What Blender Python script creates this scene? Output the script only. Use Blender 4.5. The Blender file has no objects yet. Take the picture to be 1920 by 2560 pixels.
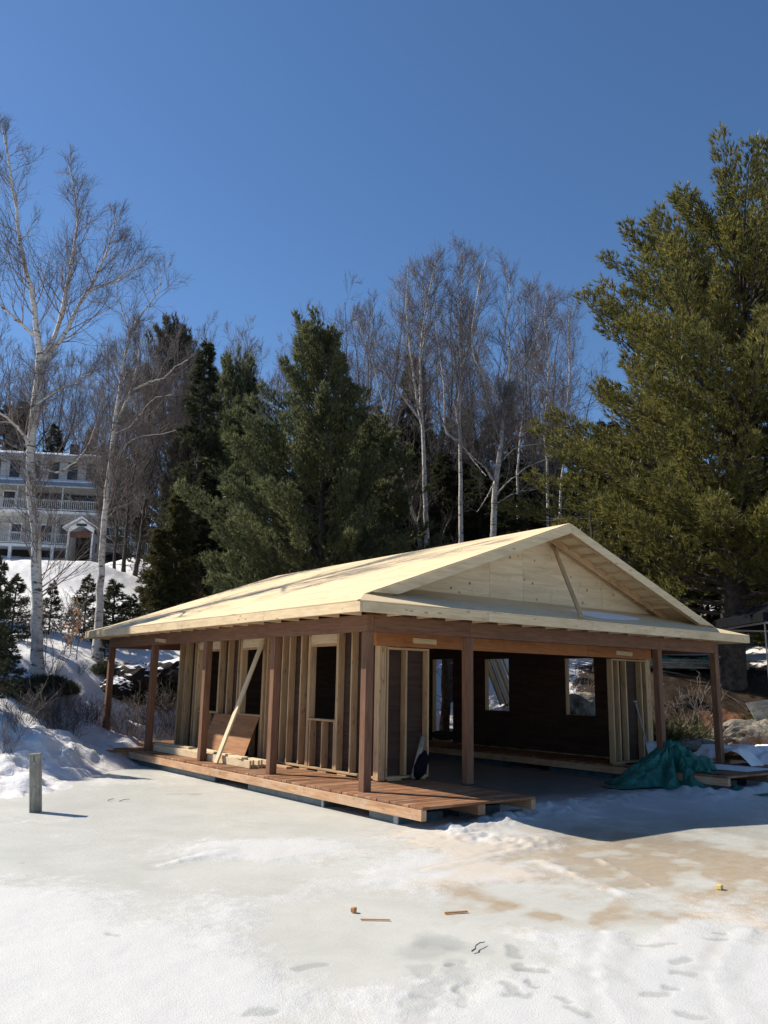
import bpy, bmesh, math, random
import numpy as np
from mathutils import Vector, Matrix

scene = bpy.context.scene
col = scene.collection
random.seed(7)
# ------------------------------------------------------------------ camera
cam_d = bpy.data.cameras.new('camera')
cam = bpy.data.objects.new('camera', cam_d)
col.objects.link(cam)
yaw, pit, rol = [math.radians(a) for a in (-37.2824, 11.7611, 1.0163)]
F_ = Vector((-math.sin(yaw) * math.cos(pit), math.cos(yaw) * math.cos(pit), math.sin(pit)))
R_ = Vector((math.cos(yaw), math.sin(yaw), 0))
U_ = R_.cross(F_)
R2 = R_ * math.cos(rol) + U_ * math.sin(rol)
U2 = -R_ * math.sin(rol) + U_ * math.cos(rol)
CAM = Vector((-7.5569, -10.3037, 1.8675))
m = Matrix((R2, U2, -F_)).transposed().to_4x4()
m.translation = CAM
cam.matrix_world = m
cam_d.sensor_fit = 'HORIZONTAL'
cam_d.sensor_width = 36
cam_d.lens = 38.78
cam_d.clip_end = 3000
cam_d.clip_start = 0.05
scene.camera = cam
# ------------------------------------------------------------------ light
SUN_EL = math.radians(41.7)
SUN_AZ = math.atan2(-0.534, 0.845)          # measured from +Y towards +X
world = bpy.data.worlds.new('World')
scene.world = world
world.use_nodes = True
wn = world.node_tree
bg = wn.nodes['Background']
sky = wn.nodes.new('ShaderNodeTexSky')
sky.sky_type = 'NISHITA'
sky.sun_disc = False
sky.sun_elevation = SUN_EL
sky.sun_rotation = SUN_AZ
sky.altitude = 1200
sky.air_density = 1.0
sky.dust_density = 0.3
sky.ozone_density = 4.0
hs = wn.nodes.new('ShaderNodeHueSaturation')
hs.inputs['Saturation'].default_value = 1.10
wn.links.new(sky.outputs[0], hs.inputs['Color'])
wn.links.new(hs.outputs[0], bg.inputs[0])
bg.inputs[1].default_value = 0.097
sun_d = bpy.data.lights.new('sun', 'SUN')
sun_d.energy = 5.0
sun_d.angle = math.radians(0.53)
sun_d.color = (1.0, 0.915, 0.78)
sun = bpy.data.objects.new('sun', sun_d)
col.objects.link(sun)
SUN = Vector((math.sin(SUN_AZ) * math.cos(SUN_EL), math.cos(SUN_AZ) * math.cos(SUN_EL), math.sin(SUN_EL)))
sun.rotation_euler = SUN.to_track_quat('Z', 'Y').to_euler()
sun.location = (-20, 30, 30)
scene.view_settings.view_transform = 'Standard'
scene.view_settings.look = 'None'
scene.view_settings.exposure = 0.5
scene.view_settings.gamma = 1.0
scene.view_settings.use_curve_mapping = False
scene.cycles.max_bounces = 7
scene.cycles.use_denoising = True
scene.cycles.denoiser = 'OPENIMAGEDENOISE'
scene.cycles.denoising_prefilter = 'NONE'
scene.cycles.denoising_input_passes = 'RGB_ALBEDO_NORMAL'
scene.cycles.sample_clamp_indirect = 2.0
scene.cycles.use_adaptive_sampling = False
scene.cycles.transparent_max_bounces = 8

# ------------------------------------------------------------------ numpy noise
def hash2(ix, iy, s):
    n = (ix.astype(np.int64) * 374761393 + iy.astype(np.int64) * 668265263 + s * 974634777) & 0x7fffffff
    n = (n ^ (n >> 13)) * 1274126177 & 0x7fffffff
    n = (n ^ (n >> 16)) & 0xffff
    return n / 65535.0
def vnoise(x, y, s=0):
    ix, iy = np.floor(x), np.floor(y)
    fx, fy = x - ix, y - iy
    fx, fy = fx * fx * (3 - 2 * fx), fy * fy * (3 - 2 * fy)
    a, b = hash2(ix, iy, s), hash2(ix + 1, iy, s)
    c, d = hash2(ix, iy + 1, s), hash2(ix + 1, iy + 1, s)
    return (a + (b - a) * fx) * (1 - fy) + (c + (d - c) * fx) * fy
def fbm(x, y, s=0, o=4):
    t, a, w = 0, 1.0, 0
    for i in range(o):
        t = t + a * vnoise(x * 2 ** i + 17.3 * i, y * 2 ** i - 9.1 * i, s + i)
        w += a
        a *= .5
    return t / w            # 0..1
def sstep(a, b, x):
    t = np.clip((x - a) / (b - a), 0, 1)
    return t * t * (3 - 2 * t)

# ------------------------------------------------------------------ mesh helpers
ORG = {}
def mesh_np(name, V, F4=None, F3=None, mats=(), mi=None, smooth=False):
    me = bpy.data.meshes.new(name)
    V = np.asarray(V, np.float32)
    nq = 0 if F4 is None else len(F4)
    nt = 0 if F3 is None else len(F3)
    me.vertices.add(len(V))
    me.vertices.foreach_set('co', V.ravel())
    li = []
    if nq: li.append(np.asarray(F4, np.int32).ravel())
    if nt: li.append(np.asarray(F3, np.int32).ravel())
    li = np.concatenate(li)
    me.loops.add(len(li))
    me.loops.foreach_set('vertex_index', li)
    me.polygons.add(nq + nt)
    st = np.concatenate([np.arange(nq) * 4, nq * 4 + np.arange(nt) * 3]).astype(np.int32)
    me.polygons.foreach_set('loop_start', st)
    for mm in mats: me.materials.append(mm)
    if mi is not None: me.polygons.foreach_set('material_index', np.asarray(mi, np.int32))
    if smooth: me.polygons.foreach_set('use_smooth', np.ones(nq + nt, bool))
    me.update(calc_edges=True)
    return me
def link(name, me, parent=None, loc=(0, 0, 0), rot=None):
    o = bpy.data.objects.new(name, me)
    col.objects.link(o)
    w = Vector(loc)
    ORG[o.name] = w
    if parent is not None:
        o.parent = parent
        w = w - ORG[parent.name]
    mw = (rot.to_4x4() if rot is not None else Matrix.Identity(4))
    mw.translation = w
    o.matrix_basis = mw
    return o
def thing(name, label, cat, loc=(0, 0, 0), group=None):
    o = link(name, None, None, loc)
    o.empty_display_size = .2
    return tag(o, label, cat, group)
def tag(o, label=None, cat=None, group=None, kind=None):
    if label: o['label'] = label
    if cat: o['category'] = cat
    if group: o['group'] = group
    if kind: o['kind'] = kind
    return o
def part(name, parent, loc=None):
    o = link(name, None, parent, loc if loc is not None else ORG[parent.name])
    o.empty_display_size = .1
    return o
_boxes = {}
def box_mesh(L, W, H, mat, bev=.004, name='board'):
    k = (round(L, 3), round(W, 3), round(H, 3), mat.name, bev)
    if k in _boxes: return _boxes[k]
    bm = bmesh.new()
    bmesh.ops.create_cube(bm, size=1)
    for v in bm.verts: v.co = Vector((v.co.x * L, v.co.y * W, v.co.z * H))
    if bev > 0:
        b = min(bev, .3 * min(L, W, H))
        bmesh.ops.bevel(bm, geom=bm.edges[:], offset=b, segments=1, affect='EDGES')
    me = bpy.data.meshes.new(name)
    bm.to_mesh(me); bm.free()
    me.materials.append(mat)
    _boxes[k] = me
    return me
def beam(name, parent, a, b, w, h, mat, up=(0, 0, 1), bev=.004, roll=0):
    """a board whose length runs from a to b (centre line), h measured along up, w across"""
    a, b = Vector(a), Vector(b)
    X = b - a
    L = X.length
    X = X / L
    Z = Vector(up)
    Z = Z - X * Z.dot(X)
    Z.normalize()
    Y = Z.cross(X)
    R = Matrix((X, Y, Z)).transposed()
    if roll: R = R @ Matrix.Rotation(roll, 3, 'X')
    return link(name, box_mesh(L, w, h, mat, bev, name), parent, (a + b) / 2, R)
def box(name, parent, x0, y0, z0, x1, y1, z1, mat, bev=.004):
    """axis aligned board; its longest side becomes the mesh's own X so the grain runs along it"""
    d = [x1 - x0, y1 - y0, z1 - z0]
    c = Vector(((x0 + x1) / 2, (y0 + y1) / 2, (z0 + z1) / 2))
    k = d.index(max(d))
    if k == 0: return beam(name, parent, (x0, c.y, c.z), (x1, c.y, c.z), d[1], d[2], mat, (0, 0, 1), bev)
    if k == 1: return beam(name, parent, (c.x, y0, c.z), (c.x, y1, c.z), d[0], d[2], mat, (0, 0, 1), bev)
    return beam(name, parent, (c.x, c.y, z0), (c.x, c.y, z1), d[0], d[1], mat, (0, 1, 0), bev)
def clip_poly(poly, rect):
    x0, y0, x1, y1 = rect
    def cut(p, ins, xs):
        out = []
        for i in range(len(p)):
            a, b = p[i - 1], p[i]
            ia, ib = ins(a), ins(b)
            if ib:
                if not ia: out.append(xs(a, b))
                out.append(b)
            elif ia: out.append(xs(a, b))
        return out
    def ix(v): return lambda a, b: (v, a[1] + (b[1] - a[1]) * (v - a[0]) / (b[0] - a[0]))
    def iy(v): return lambda a, b: (a[0] + (b[0] - a[0]) * (v - a[1]) / (b[1] - a[1]), v)
    for ins, xs in ((lambda q: q[0] >= x0, ix(x0)), (lambda q: q[0] <= x1, ix(x1)), (lambda q: q[1] >= y0, iy(y0)), (lambda q: q[1] <= y1, iy(y1))):
        if len(poly) < 3: return []
        poly = cut(poly, ins, xs)
    out = []
    for q in poly:
        if not out or abs(q[0] - out[-1][0]) + abs(q[1] - out[-1][1]) > 1e-5: out.append(q)
    return out if len(out) >= 3 else []
def plate(name, parent, poly, O, X, Y, th, mat):
    """2-D polygon in the frame (O, X, Y) extruded by th against the normal X x Y; object frame sits at the polygon's centre"""
    X, Y = Vector(X).normalized(), Vector(Y).normalized()
    Z = X.cross(Y)
    cx = sum(p[0] for p in poly) / len(poly)
    cy = sum(p[1] for p in poly) / len(poly)
    n = len(poly)
    ar = sum(poly[i - 1][0] * poly[i][1] - poly[i][0] * poly[i - 1][1] for i in range(n))
    if ar < 0: poly = poly[::-1]
    V = [(p[0] - cx, p[1] - cy, 0) for p in poly] + [(p[0] - cx, p[1] - cy, -th) for p in poly]
    Fs = [tuple(range(n)), tuple(range(2 * n - 1, n - 1, -1))]
    Fs += [(i, i + n, (i + 1) % n + n, (i + 1) % n) for i in range(n)]
    me = bpy.data.meshes.new(name)
    me.from_pydata(V, [], Fs)
    me.materials.append(mat)
    return link(name, me, parent, Vector(O) + X * cx + Y * cy, Matrix((X, Y, Z)).transposed())

# ------------------------------------------------------------------ materials
def new_mat(name):
    mt = bpy.data.materials.new(name)
    mt.use_nodes = True
    nt = mt.node_tree
    return mt, nt, nt.nodes['Principled BSDF']
def N(nt, typ, **kw):
    n = nt.nodes.new(typ)
    for k, v in kw.items():
        if k.startswith('i_'):
            key = k[2:]
            n.inputs[int(key) if key.isdigit() else key].default_value = v
        else: setattr(n, k, v)
    return n
def ramp(nt, fac, stops, interp='LINEAR'):
    r = N(nt, 'ShaderNodeValToRGB')
    r.color_ramp.interpolation = interp
    e = r.color_ramp.elements
    while len(e) < len(stops): e.new(.5)
    for i, (p, c) in enumerate(stops):
        e[i].position = p
        e[i].color = (*c, 1) if len(c) == 3 else c
    nt.links.new(fac, r.inputs[0])
    return r.outputs[0]
def mix(nt, a, b, fac, mode='MIX'):
    n = N(nt, 'ShaderNodeMix', data_type='RGBA', blend_type=mode)
    for sock, v in ((n.inputs[6], a), (n.inputs[7], b), (n.inputs[0], fac)):
        if hasattr(v, 'is_linked') or hasattr(v, 'links'): nt.links.new(v, sock)
        elif isinstance(v, (tuple, list)): sock.default_value = (*v, 1)
        else: sock.default_value = v
    return n.outputs[2]
def math_n(nt, op, a, b=None, clamp=False):
    n = N(nt, 'ShaderNodeMath', operation=op, use_clamp=clamp)
    for i, v in enumerate((a, b)):
        if v is None: continue
        if hasattr(v, 'links'): nt.links.new(v, n.inputs[i])
        else: n.inputs[i].default_value = v
    return n.outputs[0]
def coords(nt, scale=(1, 1, 1), kind='Object', rnd=True):
    tc = N(nt, 'ShaderNodeTexCoord')
    mp = N(nt, 'ShaderNodeMapping')
    mp.inputs['Scale'].default_value = scale
    nt.links.new(tc.outputs[kind], mp.inputs[0])
    if rnd:
        oi = N(nt, 'ShaderNodeObjectInfo')
        vm = N(nt, 'ShaderNodeVectorMath', operation='SCALE')
        vm.inputs[0].default_value = (37.0, 53.0, 71.0)
        nt.links.new(oi.outputs['Random'], vm.inputs['Scale'])
        nt.links.new(vm.outputs[0], mp.inputs['Location'])
    return mp.outputs[0]
def noise(nt, vec, sc, det=4, rough=.6, dist=0):
    n = N(nt, 'ShaderNodeTexNoise')
    n.inputs['Scale'].default_value = sc
    n.inputs['Detail'].default_value = det
    n.inputs['Roughness'].default_value = rough
    n.inputs['Distortion'].default_value = dist
    nt.links.new(vec, n.inputs['Vector'])
    return n.outputs['Fac']
def bump(nt, h, strength, dist, bsdf):
    b = N(nt, 'ShaderNodeBump')
    b.inputs['Strength'].default_value = strength
    b.inputs['Distance'].default_value = dist
    nt.links.new(h, b.inputs['Height'])
    nt.links.new(b.outputs[0], bsdf.inputs['Normal'])
def wood(name, dark, light, knots=0.0, knotcol=(.12, .06, .03), rough=.7, var=.25, grain=1.0, wear=None):
    mt, nt, bs = new_mat(name)
    v = coords(nt, (1.2, 14, 14))
    g = noise(nt, v, 2.2, 5, .65, .4)
    c = ramp(nt, g, [(.3, dark), (.68, light)])
    v2 = coords(nt, (.5, 2, 2))
    bl = noise(nt, v2, 2.5, 3)
    c = mix(nt, c, tuple(x * .62 for x in dark), math_n(nt, 'MULTIPLY', ramp(nt, bl, [(.5, (0, 0, 0)), (.75, (1, 1, 1))]), .55 * grain), 'MIX')
    if knots:
        v3 = coords(nt, (2.2, 7, 7))
        vo = N(nt, 'ShaderNodeTexVoronoi')
        vo.inputs['Scale'].default_value = 1.35
        nt.links.new(v3, vo.inputs['Vector'])
        k = ramp(nt, vo.outputs['Distance'], [(.07, (1, 1, 1)), (.17, (0, 0, 0))])
        c = mix(nt, c, knotcol, math_n(nt, 'MULTIPLY', k, knots))
    if wear:
        v4 = coords(nt, (1, 1.4, 1.4))
        w = ramp(nt, noise(nt, v4, 1.7, 5, .7), [(.48, (0, 0, 0)), (.62, (1, 1, 1))])
        c = mix(nt, c, wear, math_n(nt, 'MULTIPLY', w, .75))
    oi = N(nt, 'ShaderNodeObjectInfo')
    hv = N(nt, 'ShaderNodeHueSaturation')
    nt.links.new(math_n(nt, 'ADD', math_n(nt, 'MULTIPLY', oi.outputs['Random'], var), 1 - var / 2), hv.inputs['Value'])
    nt.links.new(c, hv.inputs['Color'])
    nt.links.new(hv.outputs[0], bs.inputs['Base Color'])
    bs.inputs['Roughness'].default_value = rough
    bs.inputs['Specular IOR Level'].default_value = .25
    bump(nt, g, .25, .004, bs)
    return mt
def plywood(name, dark, light, streak=(.35, .24, .12), rough=.75, nails=False, var=.1, streak_amt=.8):
    mt, nt, bs = new_mat(name)
    v = coords(nt, (.5, 5, 5))
    g = noise(nt, v, 1.6, 6, .62, 1.2)
    c = ramp(nt, g, [(.32, dark), (.62, light)])
    v2 = coords(nt, (1.3, 26, 26))
    s = ramp(nt, noise(nt, v2, 1.3, 2, .5), [(.67, (0, 0, 0)), (.71, (1, 1, 1))])
    c = mix(nt, c, streak, math_n(nt, 'MULTIPLY', s, streak_amt))
    if nails:
        v3 = coords(nt, (1, 1, 1))
        vo = N(nt, 'ShaderNodeTexVoronoi')
        vo.inputs['Scale'].default_value = 3.6
        vo.inputs['Randomness'].default_value = .8
        nt.links.new(v3, vo.inputs['Vector'])
        k = ramp(nt, vo.outputs['Distance'], [(.07, (1, 1, 1)), (.13, (0, 0, 0))])
        c = mix(nt, c, (.16, .09, .05), math_n(nt, 'MULTIPLY', k, .8))
        st = ramp(nt, noise(nt, coords(nt, (1, .6, 1)), 3.2, 5, .7), [(.58, (0, 0, 0)), (.78, (1, 1, 1))])
        c = mix(nt, c, (.30, .21, .13), math_n(nt, 'MULTIPLY', st, .5))
    oi = N(nt, 'ShaderNodeObjectInfo')
    hv = N(nt, 'ShaderNodeHueSaturation')
    nt.links.new(math_n(nt, 'ADD', math_n(nt, 'MULTIPLY', oi.outputs['Random'], var), 1 - var / 2), hv.inputs['Value'])
    nt.links.new(c, hv.inputs['Color'])
    nt.links.new(hv.outputs[0], bs.inputs['Base Color'])
    bs.inputs['Roughness'].default_value = rough
    bs.inputs['Specular IOR Level'].default_value = .2
    bump(nt, g, .2, .003, bs)
    return mt
def plain(name, c, rough=.6, c2=None, sc=4, bmp=0, spec=.3, kind='Object', rnd=True, lo=.35, hi=.65):
    mt, nt, bs = new_mat(name)
    v = coords(nt, (1, 1, 1), kind, rnd)
    f = noise(nt, v, sc, 6, .65)
    cc = ramp(nt, f, [(lo, c), (hi, c2 or tuple(x * .7 for x in c))])
    nt.links.new(cc, bs.inputs['Base Color'])
    bs.inputs['Roughness'].default_value = rough
    bs.inputs['Specular IOR Level'].default_value = spec
    if bmp: bump(nt, f, .6, bmp, bs)
    return mt
def foliage(name, c1, c2, trans=.3, sc=.8, c3=None):
    mt, nt, bs = new_mat(name)
    out = nt.nodes['Material Output']
    v = coords(nt, (1, 1, 1))
    f = noise(nt, v, sc, 4, .6)
    ge = N(nt, 'ShaderNodeNewGeometry')
    f2 = math_n(nt, 'ADD', math_n(nt, 'MULTIPLY', f, .62), math_n(nt, 'MULTIPLY', ge.outputs['Random Per Island'], .38))
    stops = [(.3, c1), (.66, c2)]
    if c3: stops.append((.8, c3))
    c = ramp(nt, f2, stops)
    d = N(nt, 'ShaderNodeBsdfDiffuse')
    t = N(nt, 'ShaderNodeBsdfTranslucent')
    g = N(nt, 'ShaderNodeBsdfGlossy')
    g.inputs['Roughness'].default_value = .45
    g.inputs['Color'].default_value = (.5, .5, .5, 1)
    nt.links.new(c, d.inputs[0])
    nt.links.new(c, t.inputs[0])
    ms = N(nt, 'ShaderNodeMixShader'); ms.inputs[0].default_value = trans
    nt.links.new(d.outputs[0], ms.inputs[1]); nt.links.new(t.outputs[0], ms.inputs[2])
    m2 = N(nt, 'ShaderNodeMixShader'); m2.inputs[0].default_value = .05
    nt.links.new(ms.outputs[0], m2.inputs[1]); nt.links.new(g.outputs[0], m2.inputs[2])
    nt.links.new(m2.outputs[0], out.inputs[0])
    nt.nodes.remove(bs)
    return mt
M = {}
M['stud'] = wood('stud_wood', (.38, .245, .13), (.59, .41, .235), .75, (.16, .08, .04))
M['fascia'] = wood('fascia_wood', (.58, .43, .25), (.72, .57, .36), .7, (.25, .12, .06), var=.1)
M['deck'] = wood('deck_wood', (.165, .074, .035), (.29, .14, .07), .3, (.1, .04, .02), var=.5, wear=(.34, .20, .12))
M['rim'] = wood('rim_wood', (.40, .21, .11), (.62, .40, .24), .5, (.2, .09, .05), wear=(.55, .42, .30), var=.15)
M['rim_end'] = wood('joist_wood', (.22, .12, .07), (.34, .20, .12), .4)
M['brown'] = wood('brown_stained_wood', (.128, .060, .034), (.225, .116, .068), .3, (.05, .022, .015), var=.16, grain=.7)
M['header'] = wood('header_wood', (.30, .115, .04), (.44, .19, .075), .35, (.12, .04, .02), var=.12)
M['roof'] = plywood('roof_plywood', (.66, .50, .29), (.78, .62, .40), (.24, .16, .085), streak_amt=.95)
M['gable'] = plywood('gable_plywood', (.62, .47, .29), (.78, .63, .43), (.30, .19, .10), nails=True, streak_amt=.35)
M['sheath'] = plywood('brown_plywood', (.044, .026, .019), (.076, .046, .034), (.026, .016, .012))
M['ply2'] = plywood('leaning_plywood', (.24, .115, .055), (.40, .21, .105), (.10, .05, .03), streak_amt=.6)
M['soffit'] = plywood('soffit_plywood', (.58, .41, .25), (.70, .53, .34))
M['old'] = wood('grey_weathered_wood', (.20, .18, .15), (.42, .39, .32), .6, (.07, .06, .05), wear=(.12, .11, .10))
M['lumber'] = wood('lumber_wood', (.60, .46, .28), (.76, .62, .42), .4, (.3, .16, .08))
M['float'] = plain('blue_grey_float', (.10, .15, .18), .45, (.05, .08, .10), 5)
M['metal'] = plain('galvanised_metal', (.35, .38, .42), .4, (.2, .22, .26), 8)
M['mulch'] = plain('bark_mulch', (.17, .075, .035), .9, (.06, .028, .016), 14, .03)
M['scrap'] = wood('scrap_wood', (.42, .16, .05), (.62, .28, .10), 0)
M['yellow'] = wood('pale_scrap_wood', (.70, .52, .16), (.8, .64, .26), 0)
M['rock'] = plain('granite_rock', (.30, .27, .22), .9, (.10, .09, .075), 3.2, .08)
M['twig'] = plain('dark_twig_bark', (.085, .071, .070), .8, (.145, .125, .12), 3)
M['twig_pale'] = plain('pale_twig_bark', (.22, .18, .15), .8, (.11, .08, .07), 3)
M['pinebark'] = plain('pine_bark', (.085, .070, .06), .95, (.03, .025, .022), 6, .05)
M['shingle'] = plain('dark_shingles', (.06, .055, .05), .9, (.03, .03, .03), 9)
M['siding'] = plain('white_siding', (.46, .46, .45), .7, (.36, .36, .355), 2)
M['white'] = plain('white_paint', (.78, .78, .76), .6, (.66, .66, .65), 3)
M['pane'] = plain('dark_window_glass', (.025, .03, .035), .12, (.015, .018, .02), 2, spec=.5)
M['darkpanel'] = plain('dark_porch_lattice', (.035, .032, .03), .9, (.02, .02, .02), 4)  # near-black for the house base, entrance panel and side wing
M['blackcloth'] = plain('black_canopy_cloth', (.008, .009, .012), .95, (.012, .013, .016), 6, 0, .05)
M['grey'] = plain('grey_trim', (.30, .30, .31), .6, (.22, .22, .23), 5)
M['darkmetal'] = plain('dark_metal_leg', (.10, .10, .11), .5, (.06, .06, .065), 6)
M['reddoor'] = wood('brown_door_wood', (.10, .045, .03), (.16, .08, .05), 0)
M['needle_pine'] = foliage('pine_needles', (.082, .088, .026), (.20, .184, .05), .54, .9, (.30, .25, .06))
M['needle_mid'] = foliage('young_pine_needles', (.068, .086, .042), (.16, .172, .078), .52, .9, (.22, .225, .10))
M['needle_spruce'] = foliage('spruce_needles', (.036, .044, .024), (.085, .090, .042), .34, .8)
M['needle_brown'] = foliage('brownish_needles', (.058, .052, .038), (.115, .100, .070), .35, .8)
M['needle_cedar'] = foliage('cedar_sprays', (.045, .048, .018), (.12, .114, .042), .38, .9, (.19, .165, .065))
M['leaf_brown'] = foliage('dry_beech_leaves', (.28, .12, .05), (.48, .26, .12), .4, 3)
M['juniper'] = foliage('juniper_needles', (.05, .06, .02), (.13, .13, .05), .3, 2)

# birch bark: white with dark bands and grey patches of lichen
def birch_mat(name, white=(.60, .565, .52), amt=1.0):
    mt, nt, bs = new_mat(name)
    v = coords(nt, (3.5, 3.5, 13))
    k = ramp(nt, noise(nt, v, 1.0, 4, .65, .3), [(.56, (0, 0, 0)), (.62, (1, 1, 1))])
    v2 = coords(nt, (1.3, 1.3, .8))
    p = ramp(nt, noise(nt, v2, 1.6, 4, .7), [(.50, (0, 0, 0)), (.68, (1, 1, 1))])
    b = noise(nt, coords(nt, (3, 3, 9)), 2, 4)
    c = ramp(nt, b, [(.3, tuple(x * .74 for x in white)), (.65, white)])
    c = mix(nt, c, (.22, .15, .12), math_n(nt, 'MULTIPLY', p, .55 * amt))
    c = mix(nt, c, (.035, .03, .028), math_n(nt, 'MULTIPLY', k, .9 * amt))
    nt.links.new(c, bs.inputs['Base Color'])
    bs.inputs['Roughness'].default_value = .75
    bs.inputs['Specular IOR Level'].default_value = .2
    bump(nt, b, .4, .01, bs)
    return mt
M['birch'] = birch_mat('birch_bark')
M['birch_limb'] = birch_mat('birch_limb_bark', (.30, .235, .20), .8)

def snow_mat(name):
    mt, nt, bs = new_mat(name)
    v = coords(nt, (1, 1, 1), 'Object', False)
    at = N(nt, 'ShaderNodeAttribute', attribute_name='bare')
    n1 = noise(nt, v, 5.5, 6, .7)
    f = math_n(nt, 'ADD', at.outputs['Fac'], math_n(nt, 'MULTIPLY', math_n(nt, 'SUBTRACT', n1, .5), 1.3))
    f = ramp(nt, f, [(.46, (0, 0, 0)), (.54, (1, 1, 1))])
    earth = ramp(nt, noise(nt, v, 9, 5, .7), [(.3, (.018, .014, .010)), (.7, (.062, .038, .025))])
    snow = ramp(nt, noise(nt, v, 1.2, 4, .6), [(.3, (.70, .70, .71)), (.7, (.79, .79, .79))])
    dirt = ramp(nt, noise(nt, v, 14, 3, .8), [(.66, (0, 0, 0)), (.74, (1, 1, 1))])
    d2 = N(nt, 'ShaderNodeAttribute', attribute_name='dirty')
    snow = mix(nt, snow, (.30, .22, .17), math_n(nt, 'MULTIPLY', dirt, math_n(nt, 'MULTIPLY', d2.outputs['Fac'], .6)))
    snow = mix(nt, snow, (.66, .58, .54), math_n(nt, 'MULTIPLY', d2.outputs['Fac'], .5))
    c = mix(nt, snow, earth, f)
    nt.links.new(c, bs.inputs['Base Color'])
    bs.inputs['Roughness'].default_value = .75
    bs.inputs['Specular IOR Level'].default_value = .2
    h = math_n(nt, 'ADD', noise(nt, v, 6, 6, .7), math_n(nt, 'MULTIPLY', noise(nt, v, 40, 3, .7), .25))
    bump(nt, h, .7, .05, bs)
    return mt
M['snow'] = snow_mat('snow_ground')
M['snowpatch'] = plain('snow_patch', (.86, .86, .87), .7, (.78, .78, .80), 8, .03)

def ice_mat():
    mt, nt, bs = new_mat('lake_ice')
    v = coords(nt, (1, 1, 1), 'Object', False)
    a_s = N(nt, 'ShaderNodeAttribute', attribute_name='crust')
    a_b = N(nt, 'ShaderNodeAttribute', attribute_name='stain_shade')  # brown stains, plus a tint painted into the shaded ice
    a_w = N(nt, 'ShaderNodeAttribute', attribute_name='wet')
    n_big = noise(nt, v, 1.1, 6, .7, .3)
    n_med = noise(nt, v, 7, 5, .72)
    n_fin = noise(nt, v, 70, 3, .75)
    n_spk = noise(nt, v, 210, 2, .6)
    s = math_n(nt, 'ADD', a_s.outputs['Fac'], math_n(nt, 'MULTIPLY', math_n(nt, 'SUBTRACT', n_med, .5), 1.5))
    s = math_n(nt, 'ADD', s, math_n(nt, 'MULTIPLY', math_n(nt, 'SUBTRACT', n_fin, .5), .55))
    s = ramp(nt, s, [(.28, (0, 0, 0)), (.74, (1, 1, 1))])
    icec = ramp(nt, n_big, [(.3, (.53, .535, .49)), (.7, (.645, .645, .60))])
    snowc = ramp(nt, n_fin, [(.25, (.53, .535, .53)), (.6, (.625, .625, .615))])
    st = math_n(nt, 'ADD', a_b.outputs['Fac'], math_n(nt, 'MULTIPLY', math_n(nt, 'SUBTRACT', noise(nt, v, 4.5, 7, .8), .5), 1.1))
    st = ramp(nt, st, [(.22, (0, 0, 0)), (.95, (1, 1, 1))])
    icec = mix(nt, icec, (.42, .32, .205), math_n(nt, 'MULTIPLY', st, math_n(nt, 'ADD', math_n(nt, 'MULTIPLY', n_med, 1.1), .22, True)))
    snowc = mix(nt, snowc, (.60, .50, .38), math_n(nt, 'MULTIPLY', st, .6))
    c = mix(nt, icec, snowc, s)
    c = mix(nt, c, (.375, .385, .365), math_n(nt, 'MULTIPLY', a_w.outputs['Fac'], .85))
    a_d = N(nt, 'ShaderNodeAttribute', attribute_name='darken')
    c = mix(nt, c, (.105, .115, .115), a_d.outputs['Fac'])  # darker slip floor, and the painted shade tone in front of it
    nt.links.new(c, bs.inputs['Base Color'])
    rg = ramp(nt, s, [(0, (.32, .32, .32)), (1, (.62, .62, .62))])
    nt.links.new(rg, bs.inputs['Roughness'])
    bs.inputs['Specular IOR Level'].default_value = .35
    h = math_n(nt, 'ADD', math_n(nt, 'MULTIPLY', s, .12), math_n(nt, 'MULTIPLY', n_fin, math_n(nt, 'ADD', math_n(nt, 'MULTIPLY', s, .5), .08)))
    h = math_n(nt, 'ADD', h, math_n(nt, 'MULTIPLY', n_spk, .30))
    bump(nt, h, .5, .02, bs)
    return mt
M['ice'] = ice_mat()
def tarp_mat():
    mt, nt, bs = new_mat('teal_tarp')
    v = coords(nt, (1, 1, 1))
    f = noise(nt, v, 5, 5, .6)
    c = ramp(nt, f, [(.3, (.013, .12, .096)), (.7, (.022, .185, .148))])
    nt.links.new(c, bs.inputs['Base Color'])
    bs.inputs['Roughness'].default_value = .42
    bump(nt, noise(nt, v, 9, 6, .65, .6), .9, .06, bs)
    return mt
M['tarp'] = tarp_mat()

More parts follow.
